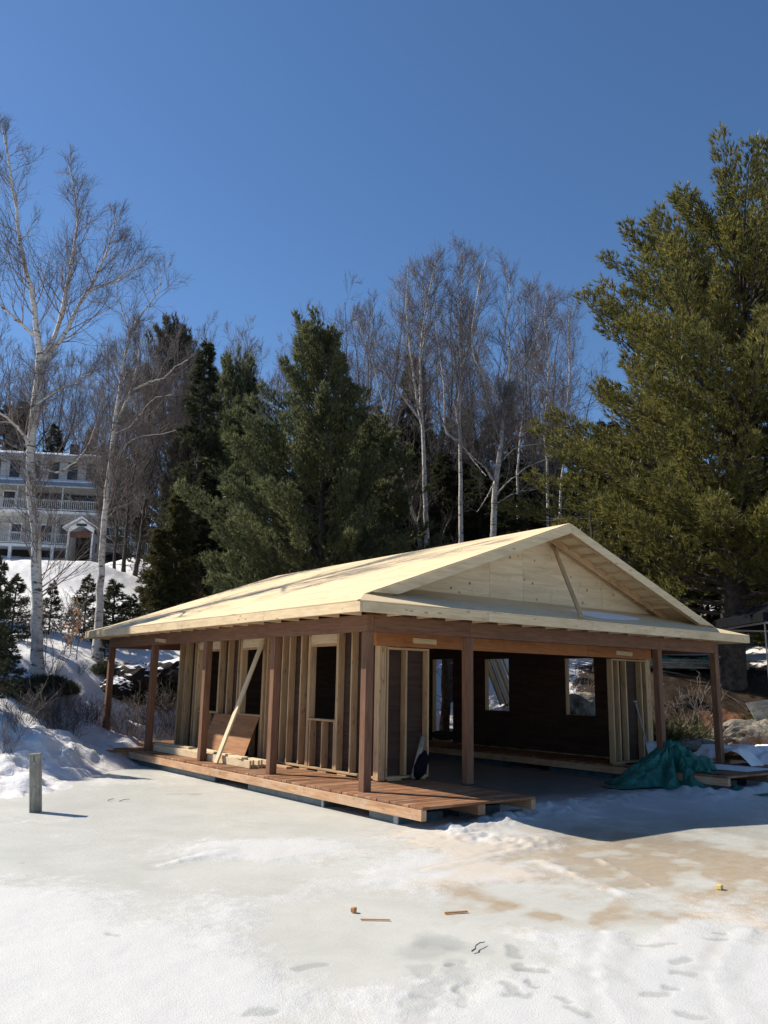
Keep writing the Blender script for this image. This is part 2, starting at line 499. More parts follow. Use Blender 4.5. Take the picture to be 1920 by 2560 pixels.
# ------------------------------------------------------------------ terrain
CTRL = [
 # lake bed
 (-6,0,-.6),(0,4,-.6),(4,4,-.6),(8,3,-.6),(4,-6,-.7),(12,-4,-.4),(-8,-8,-.7),(10,-12,-.7),(-12,-2,-.6),(4,8.5,-.45),(16,-9,-.6),(-20,-12,-.8),(-3,2,-.5),
 # shoreline on the left and mound behind it
 (-3.63,5.86,.02),(-2.84,5.76,.02),(-1.37,7.31,.02),(-.35,8.2,.02),(-7,4.5,.02),(-11,3,.02),
 (-3.39,5.35,0.30),(-2.63,7.22,0.51),(-1.12,8.10,0.33),(-2.51,9.05,0.98),(-0.06,9.85,0.49),(-.9,9.9,.22),(-.9,11.2,.30),(-9,9,.8),
 (-2.17,10.51,1.41),(-0.67,11.12,1.25),(1.08,12.09,0.57),(2.09,12.32,0.55),(-1.30,12.87,1.94),(1.03,15.29,2.41),
 (-0.29,13.62,2.21),(1.88,14.46,1.86),(3.04,14.53,2.00),(3.54,16.49,2.73),(2.71,16.82,2.70),(0.83,18.50,3.26),(-0.71,16.85,3.01),
 (1.91,22.35,3.97),(6.61,29.23,5.63),(9.42,49.33,8.90),(10.60,34.13,6.71),(10.37,58.40,10.84),(13.53,58.54,11.28),(16.45,55.45,10.76),(6.07,60.39,10.87),(11.95,42.19,8.08),
 # behind the building
 (1,11.9,.30),(2,10.3,-.3),(5,10.3,-.3),(8,10,-.3),(6,8,-.5),(8.6,7,-.3),(8.6,5,-.4),(4,12,.35),(8,11.8,.4),(2,14,1.1),(7,14.5,1.3),(12,12,1.4),(4,20,3.4),(10,20,3.8),(6,27,5.6),(14,27,6.2),(8,36,8.2),(18,36,8.5),(14,48,10.5),(24,48,11),(30,60,13.5),(20,75,15),
 # right bank
 (10.5,8,.25),(10.9,5,.3),(11.4,3,.3),(12.6,1.5,.28),(13.5,.2,.15),(11,-.6,-.25),(13,-2.2,-.2),(15,-3,.05),(17,-4,.1),
 (13.69,1.90,0.71),(11.31,2.13,0.62),(13.67,2.91,1.06),(14.83,2.52,1.12),(13.12,3.75,1.68),(15.10,3.24,1.70),(14.64,4.35,2.14),(16.25,3.66,2.17),(15.71,2.38,1.61),
 (16.44,5.97,2.42),(19.71,4.44,3.02),(22.50,5.59,3.86),(20.08,7.73,2.94),(12.07,8.24,2.07),(9.58,6.50,1.49),(26,10,5.2),(32,8,6.5),(24,0,2.6),(30,-8,2.5),(40,20,10),(45,5,8),(30,36,9.5),(45,45,14),
 (-10,22,2.4),(-16,14,1.2),(-20,30,4),(-15,45,7.5),(-10,60,10),(-30,50,7),(60,20,13),(0,80,14.5),(40,80,16),(-40,20,2),(-40,80,13),(70,-10,7),(40,-25,1.0),(70,50,16),(90,90,18)]
CP = np.array(CTRL, float)
def tps_fit(P, lam=.6):
    n = len(P)
    d = np.linalg.norm(P[:, None, :2] - P[None, :, :2], axis=2)
    K = np.where(d > 0, d * d * np.log(d + 1e-9), 0) / 100 + np.eye(n) * lam * .01
    Q = np.c_[np.ones(n), P[:, :2] / 10]
    A = np.zeros((n + 3, n + 3))
    A[:n, :n] = K; A[:n, n:] = Q; A[n:, :n] = Q.T
    return np.linalg.solve(A, np.r_[P[:, 2], 0, 0, 0])
TW = tps_fit(CP)
def base_h(x, y):
    sh = np.shape(x)
    x, y = np.ravel(x), np.ravel(y)
    out = np.empty(len(x))
    for i in range(0, len(x), 20000):
        X, Y = x[i:i + 20000], y[i:i + 20000]
        d2 = (X[:, None] - CP[None, :, 0]) ** 2 + (Y[:, None] - CP[None, :, 1]) ** 2
        K = np.where(d2 > 0, .5 * d2 * np.log(d2 + 1e-9), 0) / 100
        out[i:i + 20000] = K @ TW[:-3] + TW[-3] + TW[-2] * X / 10 + TW[-1] * Y / 10
    r = np.hypot(x - 10, y - 20)
    out = np.clip(out, -.8, 20)
    # far away the land settles to a low hill; towards the open lake it stays under the ice
    az = np.degrees(np.arctan2(x - CAM.x, y - CAM.y))
    land = sstep(-75, -45, az) * (1 - sstep(105, 130, az))
    far = sstep(75, 130, r)
    out = out * (1 - far) + far * (15 * land - .8 * (1 - land))
    return out.reshape(sh)
def terrain_h(x, y):
    b = base_h(x, y)
    on = sstep(-.1, .5, b)
    lump = (fbm(x * 1.1, y * 1.1, 3, 4) - .5) * .34 + (fbm(x * 3.1, y * 3.1, 9, 3) - .5) * .24
    near = sstep(1.6, .2, b) * sstep(-.15, .15, b)
    tr = vnoise(x * 2.6, y * 2.6, 31)
    foot = -sstep(.70, .86, tr) * .13
    return b + on * lump * (.5 + .6 * near) + near * ((fbm(x * 2.1, y * 2.1, 21, 3) - .5) * .22 + foot)
azs = np.r_[np.linspace(-160, 6, 46)[:-1], np.linspace(6, 70, 430), np.linspace(70, 200, 40)[1:-1]]
rs = np.r_[np.geomspace(11.5, 36, 190), np.geomspace(36.6, 110, 90), np.geomspace(120, 1500, 14)]
A_, R__ = np.meshgrid(np.radians(azs), rs)
TX, TY = CAM.x + R__ * np.sin(A_), CAM.y + R__ * np.cos(A_)
TZ = terrain_h(TX, TY)
nr, na = TX.shape
ii = np.arange(nr * na).reshape(nr, na)
q = np.stack([ii[:-1], np.roll(ii, -1, 1)[:-1], np.roll(ii, -1, 1)[1:], ii[1:]], -1).reshape(-1, 4)
terr = link('ground', mesh_np('ground', np.c_[TX.ravel(), TY.ravel(), TZ.ravel()], q, None, [M['snow']], smooth=True))
tag(terr, kind='structure')
def seg_d(x, y, a, b):
    ax, ay = a; bx, by = b
    t = np.clip(((x - ax) * (bx - ax) + (y - ay) * (by - ay)) / ((bx - ax) ** 2 + (by - ay) ** 2 + 1e-9), 0, 1)
    return np.hypot(x - ax - t * (bx - ax), y - ay - t * (by - ay))
def blob(x, y, c, r, p=1.0):
    return np.exp(-(np.hypot((x - c[0]), (y - c[1])) / r) ** 2) * p
bare = np.zeros_like(TX)
for c, r, p in (((14.31,3.77), 2.6, 1.0), ((13.28,3.87), 2.4, .9), ((15.05,3.33), 2.2, 1.0), ((13.72,2.82), 1.5, .95), ((11.96,2.78), 1.4, .8),
                ((16.06,2.78), 2.0, .9), ((15.48,5.61), 2.2, .8), ((14.96,2.70), 1.3, .7), ((17.70,5.89), 2.5, .7), ((1.89,14.45), 1.3, .7), ((3.18,14.47), 1.5, .7), ((-1.31,12.45), .9, .7), ((-2.64,10.11), 1.0, .5),
                ((28.06,24.79), 16, .6), ((20.38,28.73), 14, .5), ((13.26,57.58), 3.5, .45), ((9.25,58.68), 5, .5)):
    bare += blob(TX, TY, c, r, p)
bare = np.clip(bare - .08, 0, 1) * .75
at = terr.data.attributes.new('bare', 'FLOAT', 'POINT')
at.data.foreach_set('value', bare.ravel().astype(np.float32))
b0 = base_h(TX, TY)
dirty = sstep(.5, .1, b0) * sstep(-3.6, -.5, TX) * .8 + .12 * sstep(.4, .7, fbm(TX * .6, TY * .6, 5))
dirty += blob(TX, TY, (20, 5), 6, .5)
at = terr.data.attributes.new('dirty', 'FLOAT', 'POINT')
at.data.foreach_set('value', np.clip(dirty, 0, 1).ravel().astype(np.float32))
def gz(x, y): return float(terrain_h(np.array([x]), np.array([y]))[0])

# ------------------------------------------------------------------ lake ice
azs = np.r_[np.linspace(-150, 8, 30)[:-1], np.linspace(8, 67, 430), np.linspace(67, 210, 30)[1:-1]]
rs = np.r_[np.geomspace(.6, 4.4, 14)[:-1], np.geomspace(4.4, 13.5, 260), np.geomspace(13.6, 26, 80), np.geomspace(27, 1500, 22)]
A_, R__ = np.meshgrid(np.radians(azs), rs)
IX, IY = CAM.x + R__ * np.sin(A_), CAM.y + R__ * np.cos(A_)
lo, mid = fbm(IX * .55, IY * .55, 41, 5), fbm(IX * 1.7, IY * 1.7, 45, 5)
crust = np.zeros_like(IX)
# old snow over the near ice; grey bare ice beside the shore; mixed slush in front of the slip
dcam = np.hypot(IX - CAM.x, IY - CAM.y)
azd = np.degrees(np.arctan2(IX - CAM.x, IY - CAM.y))
edge = 6.5 + .9 * (lo - .5) * 4 + 1.0 * np.sin(azd * .13)
crust += .95 * (1 - sstep(edge - 2.2, edge + 2.0, dcam))
crust += .26
crust += .9 * (lo - .5) + .9 * (mid - .5)
for c, r, p in (((-3.067,-0.813), .7, .35), ((-2.554,-1.417), .8, .4), ((-1.959,-1.503), .8, .3), ((0.828,-1.903), 1.1, .8), ((2.998,-1.543), 1.3, .9), ((0.096,-1.986), .6, .5), ((5.202,-1.829), 1.2, .7),
                ((-0.917,-4.155), .8, .5), ((-0.997,-5.063), .35, .6), ((-2.478,-3.352), 1.0, .35), ((-1.654,-3.466), .8, .4), ((-2.314,3.051), 1.5, -.5), ((-1.256,1.433), 1.6, -.5), ((-3.368,2.671), .55, -.7), ((-1.479,-0.130), 1.2, -.35),
                ((-1.531,-5.048), .8, -.8), ((-0.472,-4.650), .9, -.45), ((1.095,-5.003), 1.3, -.5), ((-3.102,-5.006), .55, -.55), ((-3.691,-4.611), .4, -.5), ((-4.858,-0.970), 1.2, -.3), ((-3.926,-2.415), 1.4, -.35), ((-2.909,-3.636), .8, -.3), ((1.415,0.906), .8, -.4), ((2.437,-3.927), 1.5, -.3)):
    crust += blob(IX, IY, c, r, p)
stain_shade = np.zeros_like(IX)
for a, b, w, p in (((-1.886,-4.027), (-1.967,-4.841), .14, 1.3), ((-1.967,-4.841), (-1.900,-5.615), .16, 1.1), ((-1.909,-5.541), (-1.265,-5.687), .2, .8), ((-1.006,-3.183), (-0.062,-3.782), .22, .7), ((1.103,-3.411), (1.674,-5.134), .45, .9),
                   ((-0.513,-1.087), (-0.134,-2.011), .3, .55), ((0.184,-4.647), (-0.010,-6.051), .4, .6), ((-0.978,-5.877), (-0.747,-6.316), .2, .7), ((-0.473,-3.266), (0.893,-3.576), .35, .6), ((1.925,-4.508), (2.246,-5.247), .5, .8)):
    d = seg_d(IX, IY, a, b)
    stain_shade += p * np.exp(-(d / w) ** 2)
stain_shade += .75 * np.exp(-(seg_d(IX, IY, (-0.371,-2.493), (1.382,-5.637)) / .75) ** 2) * (.4 + .9 * fbm(IX * .9 - IY * .5, IY * 2.6, 57, 4)) + .42 * blob(IX, IY, (0.708,-4.271), 3.0) + .30 * blob(IX, IY, (-0.309,-3.103), 2.2) + .25 * blob(IX, IY, (-0.717,-5.900), 1.6) + .16 * blob(IX, IY, (-0.940,0.786), 3)
fine = fbm(IX * 2.1 + IY * .9, IY * 4.6 - IX * 1.6, 47, 5)
stain_shade = stain_shade * (.35 + .95 * sstep(.32, .66, mid)) * (.55 + .75 * sstep(.35, .62, fine))
wet = np.zeros_like(IX)
relief = np.zeros_like(IX)
# footprints melted into the snow: (x, y), (x, y) of toe and heel, half width
FEET = [((-2.739,-5.671), (-2.903,-5.836), .045), ((-3.012,-5.969), (-3.075,-6.073), .045), ((-3.057,-6.085), (-3.009,-6.166), .05), ((-3.364,-6.197), (-3.415,-6.333), .045), ((-3.506,-6.352), (-3.434,-6.418), .045),
        ((-3.236,-6.285), (-3.258,-6.356), .03), ((-3.301,-6.573), (-3.301,-6.667), .035), ((-3.370,-6.755), (-3.350,-6.841), .05), ((-1.993,-6.209), (-1.851,-6.282), .045), ((-1.784,-6.304), (-1.721,-6.347), .03), ((-2.118,-6.577), (-1.997,-6.577), .045),
        ((-2.311,-6.690), (-2.256,-6.774), .05), ((-2.833,-6.847), (-2.710,-6.900), .05), ((-2.625,-6.842), (-2.574,-6.894), .03), ((-1.407,-6.416), (-1.285,-6.474), .045), ((-1.203,-6.342), (-1.137,-6.387), .025), ((-2.920,-7.175), (-2.869,-7.246), .05),
        ((-4.344,-5.208), (-4.147,-5.197), .05), ((-4.976,-5.716), (-4.863,-5.723), .045), ((-5.097,-3.767), (-5.038,-3.855), .03), ((-1.485,3.416), (-1.140,3.221), .10), ((-3.435,-5.681), (-3.412,-5.717), .03)]
WETS = [((-3.613,-5.658), (-3.720,-5.865), .10), ((-3.835,-5.960), (-3.944,-6.051), .08), ((-4.048,-6.136), (-4.277,-6.339), .12), ((-3.416,-5.381), (-3.174,-5.321), .20), ((-3.367,-5.727), (-3.657,-6.082), .10), ((-3.668,-6.075), (-3.826,-6.289), .05), ((-3.159,-5.214), (-3.018,-5.540), .18), ((-4.934,-0.807), (-4.934,-0.807), .05)]
jx, jy = (vnoise(IX * 9, IY * 9, 77) - .5) * .07 + (vnoise(IX * 27, IY * 27, 79) - .5) * .035, (vnoise(IX * 9, IY * 9, 78) - .5) * .07
for a, b, w in FEET:
    d = seg_d(IX + jx, IY + jy, a, b)
    f = 1 - sstep(w * .7, w * 1.35, d)
    wet += f * .75
    relief -= f * .005
wet += .35 * np.exp(-((np.hypot(IX + 3.86, IY - 2.5) - .13) / .07) ** 2)
wet += .30 * blob(IX, IY, (-3.870,3.343), .35) + .30 * blob(IX, IY, (-3.269,2.801), .40)
for a, b, w in WETS:
    d = seg_d(IX + jx * 1.6, IY + jy * 1.6, a, b)
    f = 1 - sstep(w * .5, w * 1.3, d)
    wet += f * .5 * (.5 + mid)
    relief -= f * .004
# old tyre / sled tracks
for a, b, w in (((0.321,-4.025), (-0.285,-5.164), .05), ((-0.333,-3.734), (-0.746,-5.139), .07), ((-0.964,-6.439), (-2.098,-6.882), .05), ((-2.098,-6.882), (-2.837,-7.473), .05), ((-1.847,-5.847), (-2.747,-6.439), .05), ((-2.747,-6.439), (-3.377,-7.098), .05), ((-3.842,-1.732), (-2.966,-1.431), .06), ((-1.723,-3.422), (0.191,-3.136), .04)):
    d = seg_d(IX + jx, IY + jy, a, b)
    relief += np.exp(-(d / w) ** 2) * .004 * (.3 + 1.4 * mid)
    crust += np.exp(-(d / (w * 1.5)) ** 2) * .45
    wet += .35 * np.exp(-((d - w * 2.6) / (w * 1.1)) ** 2) * (.3 + mid)
relief += sstep(.35, .8, crust) * (.010 + .022 * (mid - .3)) + (fbm(IX * 6, IY * 6, 51, 3) - .5) * .005 * sstep(.3, .8, crust)
# shovelled snow ridge in front of the slip and along the right side
for a, b, w, hh in (((0.148,-1.776), (1.285,-1.604), .26, .13), ((1.285,-1.604), (3.170,-1.161), .4, .12), ((2.725,-1.381), (5.226,-0.693), .45, .08), ((0.032,-2.277), (0.381,-2.961), .4, .06), ((5.464,-0.516), (6.695,-1.018), .25, .09), ((6.567,-1.580), (8.787,-1.507), .35, .22), ((6.587,-1.088), (6.164,-1.825), .25, .10)):
    d = seg_d(IX, IY, a, b)
    k = np.exp(-(d / w) ** 2)
    relief += hh * .42 * k * (.2 + 1.6 * fbm(IX * 2.7, IY * 2.7, 61, 4)) + k * (fbm(IX * 8, IY * 8, 63, 4) - .5) * .10
    crust += k * .7
darken = sstep(1.9, 2.2, IX) * (1 - sstep(7.2, 7.5, IX)) * sstep(-1.5, .4, IY + (mid - .5) * 1.6) * (1 - sstep(8.9, 9.3, IY)) * .85  # ice between the deck fingers made darker
shade_tone = blob(IX, IY, (3.670,-2.833), 1.8) + blob(IX, IY, (1.449,-2.817), 1.3) + blob(IX, IY, (4.094,0.259), 1.2)  # painted tone for the shaded ice before the slip, offsets the blue shade
darken = np.maximum(darken, np.clip(shade_tone, 0, 1) * .38 * sstep(.25, .7, mid + .25 * lo))
stain_shade += .35 * np.clip(shade_tone, 0, 1)  # brown painted in so the shade there turns grey
crust -= darken * .6
fade = 1 - sstep(24, 40, dcam)
IZ = relief * fade
nr, na = IX.shape
ii = np.arange(nr * na).reshape(nr, na)
q = np.stack([ii[:-1], np.roll(ii, -1, 1)[:-1], np.roll(ii, -1, 1)[1:], ii[1:]], -1).reshape(-1, 4)
VI = np.c_[IX.ravel(), IY.ravel(), IZ.ravel()]
cen = len(VI)
VI = np.r_[VI, [[CAM.x, CAM.y, 0]]]
tri = np.stack([np.roll(ii[0], -1), ii[0], np.full(na, cen)], -1)
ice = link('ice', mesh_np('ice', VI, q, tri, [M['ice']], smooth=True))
tag(ice, kind='structure')
for nm, arr in (('crust', crust), ('stain_shade', stain_shade), ('wet', wet), ('darken', darken)):
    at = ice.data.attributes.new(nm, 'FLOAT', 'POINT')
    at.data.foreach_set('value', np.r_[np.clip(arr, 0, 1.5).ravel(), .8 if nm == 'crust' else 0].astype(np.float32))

# ------------------------------------------------------------------ boathouse
D = .30                     # deck top above the ice
BH = thing('boathouse', 'unfinished timber boathouse with bare plywood roof and brown posts standing at the frozen shore', 'building', (4.86, 5.6, D))
W_, L_ = 9.714, 11.311
PW = .14
PT = 2.665                  # post top
# -- deck: boards run across each finger, rim joists, joists, floats
deck = part('deck', BH)
rnd = random.Random(3)
def deck_run(x0, x1, y0, y1, name='deck_board'):
    y = y0
    while y < y1 - .05:
        w = .138
        a, b = x0 + rnd.uniform(-.006, .006), x1 + rnd.uniform(-.006, .006)
        z = D - .0175 + rnd.uniform(-.003, .003)
        o = beam(name, deck, (a, y + w / 2, z), (a + round(x1 - x0, 2), y + w / 2, z), w, .035, M['deck'])
        y += w + .006
deck_run(-.215, 1.94, -1.61, 8.80)
deck_run(-.70, 10.0, 8.82, 11.42)
deck_run(7.25, 9.93, -1.50, 8.80)
deck_run(9.945, 11.6, -1.46, -.1)
box('rim_joist', deck, 9.95, -1.45, D - .175, 11.6, -1.37, D - .038, M['rim_end'])
box('joist', deck, 10.6, -1.36, D - .175, 10.75, -.1, D - .038, M['rim_end'])
box('joist', deck, 11.45, -1.36, D - .175, 11.6, -.1, D - .038, M['rim_end'])
box('float', deck, 10.1, -1.2, -.12, 11.4, -.3, D - .178, M['float'], .012)
for x, y0, y1 in ((-.19, -1.605, 8.78), (1.90, -1.60, 8.78), (7.30, -1.50, 8.78), (9.88, -1.50, 8.78)):
    box('rim_joist', deck, x - .045, y0, D - .175, x + .045, y1, D - .038, M['rim'])
for x, y0 in ((.86, -1.60), (8.77, -1.49)):
    box('joist', deck, x - .07, y0, D - .175, x + .07, 8.78, D - .038, M['rim_end'])
for y in (8.95, 11.32):
    box('joist', deck, -.68, y - .045, D - .175, 9.98, y + .045, D - .038, M['rim'])
for (x0, x1, y0, y1) in ((-.12, .70, -.98, -.30), (-.12, .70, .85, 3.3), (-.12, .70, 4.6, 8.7), (1.05, 1.88, -.95, 3.0), (1.05, 1.88, 4.5, 8.6), (7.42, 8.6, -.9, 3), (7.42, 8.6, 4.5, 8.6), (8.95, 9.8, -.9, 3.0), (8.95, 9.8, 4.5, 8.6)):
    box('float', deck, x0, y0, -.12, x1, y1, D - .178, M['float'], .012)
box('float_bracket', deck, -.145, -1.0, .0, -.125, -.9, D - .176, M['metal'], .002)
box('float_bracket', deck, -.145, .84, .0, -.125, .9, D - .176, M['metal'], .002)
box('float_bracket', deck, -.16, -1.04, D - .195, -.1, -.86, D - .1765, M['metal'], .002)
# -- posts and porch beams
sy = [0, 2.7694, 5.5455, 8.3315, L_ - PW]
fx = [0, 2.0939, 7.4555, W_ - PW]
posts = [(0, y) for y in sy] + [(x, 0) for x in fx[1:]] + [(W_ - PW, y) for y in sy[1:]] + [(x, L_ - PW) for x in fx[1:3]]
for x, y in posts:
    box('porch_post', BH, x, y, D + .001, x + PW, y + PW, PT, M['brown'], .006)
BT = 2.92
for (x0, y0, x1, y1) in ((0, 0, PW, 5.40), (0, 5.403, PW, L_), (W_ - PW, 0, W_, 5.4), (W_ - PW, 5.403, W_, L_), (PW + .002, 0, 2.164, PW), (2.167, 0, 7.52, PW), (7.523, 0, W_ - PW - .002, PW), (PW + .002, L_ - PW, 5.0, L_), (5.003, L_ - PW, W_ - PW - .002, L_)):
    box('porch_beam', BH, x0, y0, PT + .001, x1, y1, BT, M['brown'], .006)
b = beam('scrap_cleat', BH, (-.02, 8.19, 2.775), (-.02, 7.62, 2.735), .036, .085, M['stud'])
beam('scrap_cleat', BH, (1.68, .93, 2.62), (2.21, .93, 2.615), .036, .09, M['fascia'])
beam('scrap_cleat', BH, (7.31, .93, 2.62), (7.86, .93, 2.60), .036, .09, M['fascia'])

# -- walls: studs outside, brown plywood on their inner face
XL, XR, YF, YB = .99, 8.55, .97, 9.10
WB, WT = .335, 2.80
def wall_pieces(wall, rects, O, X, Y, th, mat):
    for r in rects:
        plate('sheathing_panel', wall, [(r[0], r[1]), (r[2], r[1]), (r[2], r[3]), (r[0], r[3])], O, X, Y, th, mat)
def long_wall(name, xo, sgn, wins, door=None, fine=True):
    """wall in the plane x = xo; sgn=+1 when the studs stand on the -x (outer left) side"""
    w = part(name, BH)
    x0, x1 = (xo, xo + PW) if sgn > 0 else (xo - PW, xo)
    box('bottom_plate', w, x0, YF, WB, x1, YB, WB + .038, M['stud'])
    box('top_plate', w, x0, YF, WT + .002, x1, YB, WT + .04, M['stud'])
    y = YF + .3
    while y < YB - .4:
        box('shim_block', w, x0 + .01, y, D + .001, x1 - .004, y + .28, WB - .001, M['stud'])
        y += .62
    ws = [YF + .021, YF + .062, YF + .103, YB - .019, YB - .062]
    if fine: ws += [1.385, 1.79, 3.47, 3.90, 4.17, 4.77, 6.03, 6.50, 8.20, 8.63, 8.73]
    else:
        yy = YF + .42
        while yy < YB - .2:
            if all(not (a - .1 < yy < b + .1) for a, b, *_ in wins + ([door] if door else [])): ws.append(yy)
            yy += .406
    for yc in ws: box('stud', w, x0, yc - .019, WB + .04, x1, yc + .019, WT, M['stud'])
    cuts = []
    for (a, b, z0, z1) in wins + ([door] if door else []):
        for yc in (a - .019, a - .058, b + .019, b + .058):
            box('trimmer_stud', w, x0 + (.002 if yc in (a - .019, b + .019) else 0), yc - .0185, WB + .04, x1, yc + .0185, WT if abs(yc - a) > .03 and abs(yc - b) > .03 else z1 + .19, M['stud'])
        box('window_header', w, x0 + .006, a + .001, z1 + .04, x1 - .02, b - .001, WT - .002, M['lumber'])
        box('header_plate', w, x0, a + .001, z1, x1, b - .001, z1 + .038, M['stud'])
        if z0 > .5:
            box('window_sill', w, x0 - .004, a + .001, z0 - .038, x1, b - .001, z0, M['stud'])
            for yc in (a + .02, (a + b) / 2 - .03, b - .06):
                box('cripple_stud', w, x0, yc - .019, WB + .04, x1, yc + .019, z0 - .04, M['stud'])
        cuts.append((a, b, z0, z1))
    cuts.sort()
    rects, y = [], YF + .16
    for a, b, z0, z1 in cuts:
        rects += [(y, WB, a, WT + .1), (a, z1, b, WT + .1)]
        if z0 > .5: rects.append((a, WB, b, z0))
        y = b
    rects.append((y, WB, YB - .16, WT + .1))
    fin = []
    for r in rects:
        while r[2] - r[0] > 1.3:
            fin.append((r[0], r[1], r[0] + 1.216, r[3])); r = (r[0] + 1.219, r[1], r[2], r[3])
        fin.append(r)
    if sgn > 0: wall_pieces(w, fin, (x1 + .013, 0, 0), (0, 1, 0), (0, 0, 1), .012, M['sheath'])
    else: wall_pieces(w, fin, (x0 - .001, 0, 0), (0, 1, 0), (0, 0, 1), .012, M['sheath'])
    return w
long_wall('left_wall', XL, 1, [(2.27, 3.14, 1.23, 2.54), (4.97, 5.86, 1.21, 2.54), (6.96, 8.02, 1.21, 2.54)])
rw = long_wall('right_wall', XR, -1, [(2.40, 3.28, 1.23, 2.56), (5.16, 6.05, 1.24, 2.58)], (7.32, 8.20, .42, 2.60), fine=False)
# back wall
bw = part('back_wall', BH)
for i in range(19):
    x = XL + .17 + i * .406
    if x < XR - .15: box('stud', bw, x - .019, YB - PW, WB + .04, x + .019, YB, WT, M['stud'])
box('bottom_plate', bw, XL + PW + .002, YB - PW, WB, XR - PW - .002, YB, WB + .038, M['stud'])
box('top_plate', bw, XL + PW + .002, YB - PW, WT + .002, XR - PW - .002, YB, WT + .04, M['stud'])
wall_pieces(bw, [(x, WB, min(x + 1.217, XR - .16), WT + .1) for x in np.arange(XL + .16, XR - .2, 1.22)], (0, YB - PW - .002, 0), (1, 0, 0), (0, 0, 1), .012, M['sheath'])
# front wall: two stub walls and the long brown header over the slip
fw = part('front_wall', BH)
HB = 2.505
for (a, b) in ((.885, 2.80), (2.803, 3.92), (3.923, 6.36), (6.363, 8.56)):
    box('slip_header', fw, a, YF - .035, HB, b, YF + .055, 2.84, M['header'])
for i in range(3):
    box('corner_stud', fw, XL + .165 * 0 + .001 + i * .0475, YF - .006, WB - .02, XL + .046 + i * .0475, YF + .134, HB - .002, M['stud'])
def stub(x0, x1, xs, zt, zb):
    box('bottom_plate', fw, x0, YF, zb + .03, x1, YF + PW, zb + .068, M['stud'])
    box('top_plate', fw, x0, YF, zt - .038, x1, YF + PW, zt, M['stud'])
    for x in xs: box('stud', fw, x, YF + .001, zb + .07, x + .038, YF + PW, zt - .04, M['stud'])
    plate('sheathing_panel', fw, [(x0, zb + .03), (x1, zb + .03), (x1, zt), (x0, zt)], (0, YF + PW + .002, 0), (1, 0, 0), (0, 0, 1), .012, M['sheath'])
    for x in (x0 + .05, x1 - .35): box('shim_block', fw, x, YF + .01, D + .001, x + .3, YF + PW - .01, zb + .029, M['stud'])
stub(1.152, 2.09, (1.152, 1.56, 2.051), 2.49, D)
stub(7.20, 8.42, (7.20, 7.40, 7.655, 8.20, 8.38), 2.49, D)
for i in range(2):
    box('corner_stud', fw, 8.455 + i * .048, YF - .004, WB, 8.50 + i * .048, YF + PW, HB - .002, M['stud'])

# -- roof: main planes, hip skirts at both ends, plywood sheets, fascia, barge boards
EO = .49
ZE = 3.0737
SM, SK = .3585, .308
XC, ZR = 4.857, 4.99
def zmain(x): return ZE + SM * (x + EO)
hx = SK / SM * (.04 + EO) - EO
roof = part('roof', BH)
def sheets(name, poly_xy, O, X, Y, mat, sw, sh, off, th=.0155):
    """cover a polygon (given in the plane's own 2-D frame) with staggered plywood sheets"""
    xs = [p[0] for p in poly_xy]; ys = [p[1] for p in poly_xy]
    r = 0
    y = min(ys)
    while y < max(ys):
        x = min(xs) - (off if r % 2 else 0)
        while x < max(xs):
            c = clip_poly(poly_xy, (x + .0035, y + .003, x + sw - .0035, y + sh - .003))
            if len(c) >= 3:
                a = abs(sum(c[i - 1][0] * c[i][1] - c[i][0] * c[i - 1][1] for i in range(len(c)))) / 2
                if a > .004: plate(name, roof, c, Vector(O) + Vector(X).cross(Vector(Y)).normalized() * rnd.uniform(-.001, .0015), X, Y, th, mat)
            x += sw
        y += sh
ym0, ym1, ye0, ye1 = .04, L_ - .03, -EO, L_ + EO
k = math.sqrt(1 + SM * SM)
# left plane: 2-D x runs along -Y (so that normal points up), 2-D y runs up the slope
plane = [(-EO, ye0), (hx, ym0), (XC, ym0), (XC, ym1), (hx, ym1), (-EO, ye1)]
sheets('roof_panel', [(-y, (x + EO) * k) for x, y in plane], (-EO, 0, ZE), (0, -1, 0), (1, 0, SM), M['roof'], 2.44, 1.22, 1.22)
sheets('roof_panel', [(y, (x + EO) * k) for x, y in plane], (2 * XC + EO, 0, ZE), (0, 1, 0), (-1, 0, SM), M['roof'], 2.44, 1.22, 1.22)
k2 = math.sqrt(1 + SK * SK)
gx = SK / SM * (YF + EO) - EO + .01
sk = [(-EO, -EO), (hx, .04), (gx, YF - .012), (2 * XC - gx, YF - .012), (2 * XC - hx, .04), (2 * XC + EO, -EO)]
sheets('skirt_panel', [(x, (y + EO) * k2) for x, y in sk], (0, -EO, ZE - .002), (1, 0, 0), (0, 1, SK), M['roof'], 2.44, 1.22, 1.22)
sheets('skirt_panel', [(-x, (y + EO) * k2) for x, y in sk], (0, L_ + EO, ZE - .002), (-1, 0, 0), (0, -1, SK), M['roof'], 2.44, 1.22, 1.22)
FH = .152
def fascia(a, b, n, nrm):
    a, b, nrm = Vector(a), Vector(b), Vector(nrm)
    cut = [0] + [(i + rnd.uniform(-.12, .12)) / n for i in range(1, n)] + [1]
    for i in range(n):
        p, q = a.lerp(b, cut[i]), a.lerp(b, cut[i + 1])
        dd = (q - p).normalized() * .0015
        beam('fascia_board', roof, p + dd - nrm * .019, q - dd - nrm * .019, .038, FH, M['fascia'])
zf = ZE - .0185 - FH / 2
fascia((-EO, -EO, zf), (-EO, L_ + EO, zf), 4, (-1, 0, 0))
fascia((-EO + .039, -EO, zf), (2 * XC + EO - .039, -EO, zf), 4, (0, -1, 0))
fascia((2 * XC + EO, -EO, zf), (2 * XC + EO, L_ + EO, zf), 4, (1, 0, 0))
fascia((-EO + .039, L_ + EO, zf), (2 * XC + EO - .039, L_ + EO, zf), 4, (0, 1, 0))
